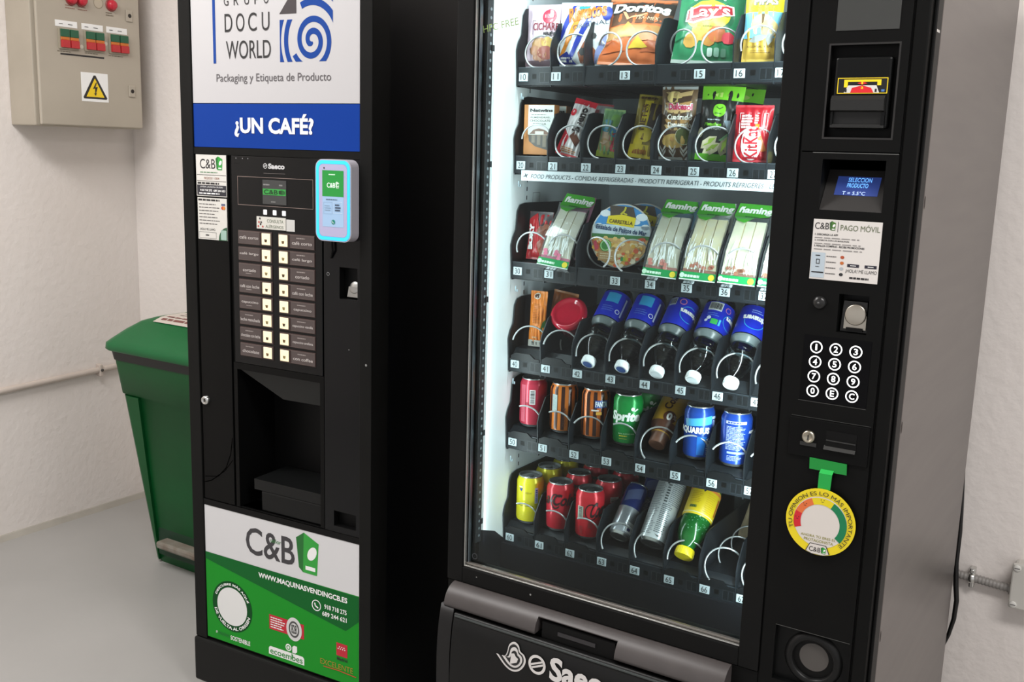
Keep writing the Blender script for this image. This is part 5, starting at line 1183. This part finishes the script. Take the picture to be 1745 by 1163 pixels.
def sprite(b, W, R, h):
    b.text('Sprite', -.038, .028, h*.44, h*.68, C('#eef4ee', .3), W, 2, cs, bold=.05, shear=.15); b.poly(disc(.013, h*.735, .004, 12), C('#eef4ee', .3), W, 2, cs); b.line([(.016, h*.69), (.024, h*.735)], .003, C('#dfeee0'), W, 2, cs)
    b.text('SIN AZÚCAR', -.016, .018, h*.235, h*.265, C('#b5dcb8'), W, 2, cs); b.lines(-.014, .008, h*.19, h*.215, 1, C('#c7c02c'), W, 2, .8, step=cs); b.lines(-.014, .008, h*.14, h*.155, 1, C('#b9b83a'), W, 2, .6, step=cs)
s53 = can('green lemonade can with white lettering standing above tag 53', .0315, FH, '#0f8a3c', sprite, (X(3, -.001), FY+.001, .901), turn=.35)
dup(s53, 'second green can behind the front one above tag 53', (X(3, .005), .268, .901))
def cola_cao():
    P = [(.0165, .0), (.0180, .002), (.0180, .018), (.0200, .024), (.0285, .046), (.0300, .055), (.0300, .150), (.0285, .160), (.024, .163), (0, .162)]
    t = thing('shake_bottle', 'brown and yellow chocolate shake bottle tipped neck down above tag 54', 'shake bottle', (X(4, -.002), .170, .914), (-math.radians(50), 0, 0))
    b = MB(); b.lathe(P[3:], noisy('shake_label', '#b98a2a', '#c49a34', .35, scale=20), n=40, cap0=False); W = LW(P, .40); s = .006
    b.poly(rect(-.095, .095, .128, .158), C('#b0401e', .35), W, 1, s); b.poly(rect(-.095, .095, .026, .048), C('#5a3424', .35), W, 1, s)
    b.text('ColaCao', -.001, .073, .074, .091, C('#3a1a10', .35), W, 2, s, bold=.03, rot=80); b.poly(disc(.004, .058, .014, 20), C('#5a3424', .35), W, 2, s); b.text('0', -.003, .008, .049, .067, WHITE, W, 3, s, bold=.05); b.text('%', .010, .018, .055, .066, C('#c9b9a8'), W, 3, s)
    b.obj('bottle', t)
    b = MB(); b.lathe(P[:4], C('#6a4636', .4), n=32); b.obj('cap', t)
cola_cao()
def aq1(b, W, R, h):
    b.poly([(-.034, h*.75), (.026, h*.84), (.026, h*.68), (-.030, h*.62)], C('#4aa6d8', .3), W, 1, cs); b.text('AQUARIUS', -.046, .020, h*.485, h*.625, WHITE, W, 3, cs, bold=.05); b.poly([(-.004, h*.1), (.010, h*.1), (.016, h*.45), (-.004, h*.45)], C('#1f6fc8', .3), W, 1, cs)
    b.lines(.028, .046, h*.3, h*.75, 18, C('#b9c8ea'), W, 2, .4, step=cs); b.poly(rect(.026, .055, h*.77, h*.82), C('#a9b9dc'), W, 2, cs); b.text('NARANJA', .014, .021, h*.12, h*.42, C('#c9d9f2'), W, 3, cs, rot=90)
def aq2(b, W, R, h):
    b.poly(rect(-.024, .018, h*.80, h*.85), C('#c9d2e6'), W, 1, cs); b.lines(-.020, .016, h*.805, h*.845, 1, C('#2a3f8a'), W, 2, .7, step=cs); b.lines(-.022, .018, h*.32, h*.76, 18, C('#a9bce8'), W, 2, .45, step=cs)
    b.poly(rect(-.018, .022, h*.25, h*.29), C('#8fa5dc'), W, 2, cs); b.text('AQUARIUS', .024, .052, h*.62, h*.68, WHITE, W, 3, cs, bold=.04); b.lines(-.018, .012, h*.12, h*.22, 4, C('#a9bce8'), W, 2, .4, step=cs)
can('blue isotonic drink can with light blue band standing above tag 55', .0310, FH, '#1a49a8', aq1, (X(5, .002), FY+.002, .901), turn=.42)
can('blue drink can turned to its small print above tag 56', .0310, FH, '#1c45a6', aq2, (X(6, .002), FY+.002, .901), turn=.42)
# bottom tray
def ylw(b, W, R, h):
    B = C('#22409a', .3)
    b.poly([(-.020, h*.74), (-.010, h*.76), (-.014, h*.69)], B, W, 1, cs); b.lines(-.020, -.008, h*.77, h*.80, 1, WHITE, W, 1, .8, step=cs); b.poly(rect(-.03, .016, h*.385, h*.395), INK, W, 1, cs); b.text('330 ml', -.004, .010, h*.65, h*.69, C('#6a6a1a'), W, 1, cs); b.lines(-.004, .016, h*.40, h*.63, 8, C('#a9a42c'), W, 1, .3, step=cs)
    b.poly(rect(.018, .026, h*.45, h*.78), C('#c9c8e0'), W, 1, cs); b.bars(.019, .025, h*.46, h*.77, B, W, 2, 10, vert=False); b.lines(-.02, .014, h*.1, h*.28, 5, C('#b8ae28'), W, 1, .3, step=cs)
y60 = can('yellow can at the front above tag 60', .0310, FH, '#d8cc22', ylw, (X(0), FY, .675), turn=.3, group='yellow cans above tag 60')
dup(y60, 'second yellow can in the row above tag 60', (X(0), FY+.083, .675)); dup(y60, 'third yellow can in the row above tag 60', (X(0), FY+.160, .675))
def coke(b, W, R, h, bar=False):
    K = C('#2a0d10', .3, .1)
    if bar:
        b.poly(rect(-.027, -.012, h*.42, h*.68), C('#aeb3a4', .35), W, 1, cs); b.bars(-.025, -.014, h*.44, h*.66, INK, W, 2, 9, vert=False); b.text('Coca', .000, .036, h*.46, h*.78, K, W, 2, cs, bold=.03, shear=.3); b.ring(.006, h*.58, .012, .0145, K, W, 2, 50, 310, step=cs, sz=1.3)
        b.text('ZERO', .000, .008, h*.24, h*.42, C('#7a1a1e'), W, 2, cs, rot=90, bold=.03); b.text('SABOR', -.022, -.012, h*.1, h*.28, C('#7a1a1e'), W, 2, cs, rot=90)
    else:
        b.text('a-Cola', -.034, .036, h*.55, h*.80, K, W, 2, cs, bold=.03, shear=.3); b.ring(-.004, h*.64, .010, .0125, K, W, 2, 40, 320, step=cs, sz=1.4)
c61 = can('red cola can at the front above tag 61', .0310, FH, '#bc2433', coke, (X(1), FY+.001, .675), turn=.3, group='red cola cans above tags 61 and 62')
dup(c61, 'second red cola can in the row above tag 61', (X(1, .001), FY+.084, .675)); dup(c61, 'third red cola can in the row above tag 61', (X(1, .002), FY+.162, .675))
c62 = can('red cola can with a barcode at the front above tag 62', .0315, FH, '#c8202e', lambda b, W, R, h: coke(b, W, R, h, True), (X(2, -.002), FY-.001, .675), turn=.4, group='red cola cans above tags 61 and 62')
def c2(b, W, R, h): b.poly(rect(.006, .026, h*.56, h*.68), C('#c9b9b6'), W, 1, cs); b.lines(.008, .024, h*.58, h*.66, 3, INK, W, 2, .5, step=cs)
d62 = can('second red cola can with a small white panel in the row above tag 62', .0315, FH, '#b8202d', c2, (X(2), FY+.084, .675), turn=.4, group='red cola cans above tags 61 and 62')
dup(d62, 'third red cola can in the row above tag 62', (X(2, .002), FY+.163, .675))
def lean_can(label, R, h, base, art, x, y, fl, lean, turn=.45, name='drink_can', metal=.35, rough=.25):
    a = math.radians(lean); return can(label, R, h, base, art, (x, y, fl+R*math.sin(a)), (-a, 0, 0), turn, None, rough, metal, name)
def rb(b, W, R, h):
    B = C('#22357a', .25, .4)
    b.poly([(-.08, h*.52), (.08, h*.52), (.08, h*.97), (-.08, h*.97)], B, W, 1, cs); b.poly([(-.02, h*.6), (.014, h*.72), (.014, h*.92), (-.02, h*.8)], C('#6a78a8', .25, .5), W, 2, cs); b.lines(-.014, .002, h*.16, h*.48, 14, C('#6a6f78'), W, 2, .35, step=cs); b.poly(rect(.006, .026, h*.07, h*.26), C('#dfe2e6', .35), W, 2, cs); b.poly(rect(.010, .018, h*.10, h*.15), B, W, 3, cs); b.lines(.006, .024, h*.27, h*.45, 6, C('#8a8f98'), W, 2, .4, step=cs)
lean_can('slim silver and blue energy drink can leaning back above tag 63', .0245, .128, '#a9aeb4', rb, X(3, -.003), .178, .674, 46)
lean_can('dark slim energy drink can behind the leaning one above tag 63', .0245, .128, '#3a4660', rb, X(3, .008), .262, .674, 40)
def sv(b, W, R, h):
    b.lines(-.040, -.010, h*.08, h*.92, 34, C('#5a6166'), W, 1, .35, step=cs); b.lines(-.008, .016, h*.12, h*.55, 16, C('#43494d'), W, 1, .45, step=cs); b.lines(.002, .034, h*.55, h*.92, 14, C('#545b60'), W, 1, .4, step=cs); b.lines(-.008, .000, h*.56, h*.92, 9, C('#3c4246'), W, 1, .55, step=cs); b.poly([(-.004, h*.10), (.004, h*.07), (.010, h*.10), (.004, h*.09)], INK, W, 2, cs)
lean_can('tall silver can covered in small print leaning back above tag 64', .0310, .158, '#c4c9cb', sv, X(4, -.002), .176, .674, 41)
lean_can('gold tall can behind the silver one above tag 64', .0310, .150, '#b39a3a', None, X(4, .010), .262, .674, 36)
def green_bottle():
    P = [(.0185, 0), (.0195, .001), (.0195, .017), (.0165, .019), (.0165, .024), (.024, .036), (.0290, .050), (.0305, .064), (.0305, .080), (.0295, .086), (.0315, .090), (.0315, .150), (.0305, .162), (.0265, .178), (.020, .184), (0, .183)]
    t = thing('lemonade_bottle', 'green bottle with yellow cap and yellow label lying neck down above tag 65', 'drink bottle', (X(5, -.002), .160, .692), (-math.radians(45), 0, 0))
    b = MB(); b.lathe(P[3:], noisy('green_glass', '#0f4a1c', '#1a6a28', .15, scale=26), n=40, cap0=False); W = LW(P, .4); s = .006
    rd = random.Random(3)
    for k in range(40): u, v = rd.uniform(-.03, .03), rd.uniform(.052, .085); b.poly(disc(u, v, .0009, 6), C('#6fae86', .2), W, 1)
    b.obj('bottle', t)
    b = MB(); b.lathe(P[:3]+[(.017, .0185)], C('#e6d21c', .4), n=36)
    for k in range(30): b.box(-.0004, .0004, -.0200, -.0193, .003, .015, C('#d2bd16', .4), M=Matrix.Rotation(2*PI*k/30, 4, 'Z'))
    b.obj('cap', t, 'yellow screw cap')
    b = MB(); b.lathe([(.0300, .087), (.0322, .0905), (.0322, .151), (.0310, .156)], C('#d9bd1e', .35), n=40, cap0=False, cap1=False); W = LW([(.0322, 0), (.0322, .2)], .4)
    b.poly(rect(-.099, .099, .146, .1515), C('#d8803a', .35), W, 1, s); b.poly(rect(-.099, .099, .0905, .0925), C('#dfe2b0'), W, 1, s); b.lines(-.030, -.004, .112, .140, 7, C('#b09018'), W, 1, .3, step=s); b.lines(-.026, -.006, .100, .107, 1, C('#4a6a34'), W, 1, .9, step=s); b.lines(.004, .026, .096, .142, 10, C('#c9a81c'), W, 1, .3, step=s); b.poly(rect(.034, .040, .100, .140), C('#a8502a'), W, 1, s)
    b.obj('label_sleeve', t, 'yellow paper label')
green_bottle()
def a66(b, W, w, h): b.text('pe', -.010, .018, h*.62, h*.80, C('#c23240', .35), W, 2, ST, bold=.05, rot=-12)
bag('wafer_pack', 'beige pack with red lettering behind the green bottle, above tag 66', 'snack pack', .060, .120, .024, '#b3a184', a66, (X(6, -.012), .37, .674), 6, 8, 14, '#9a8a70', 33)
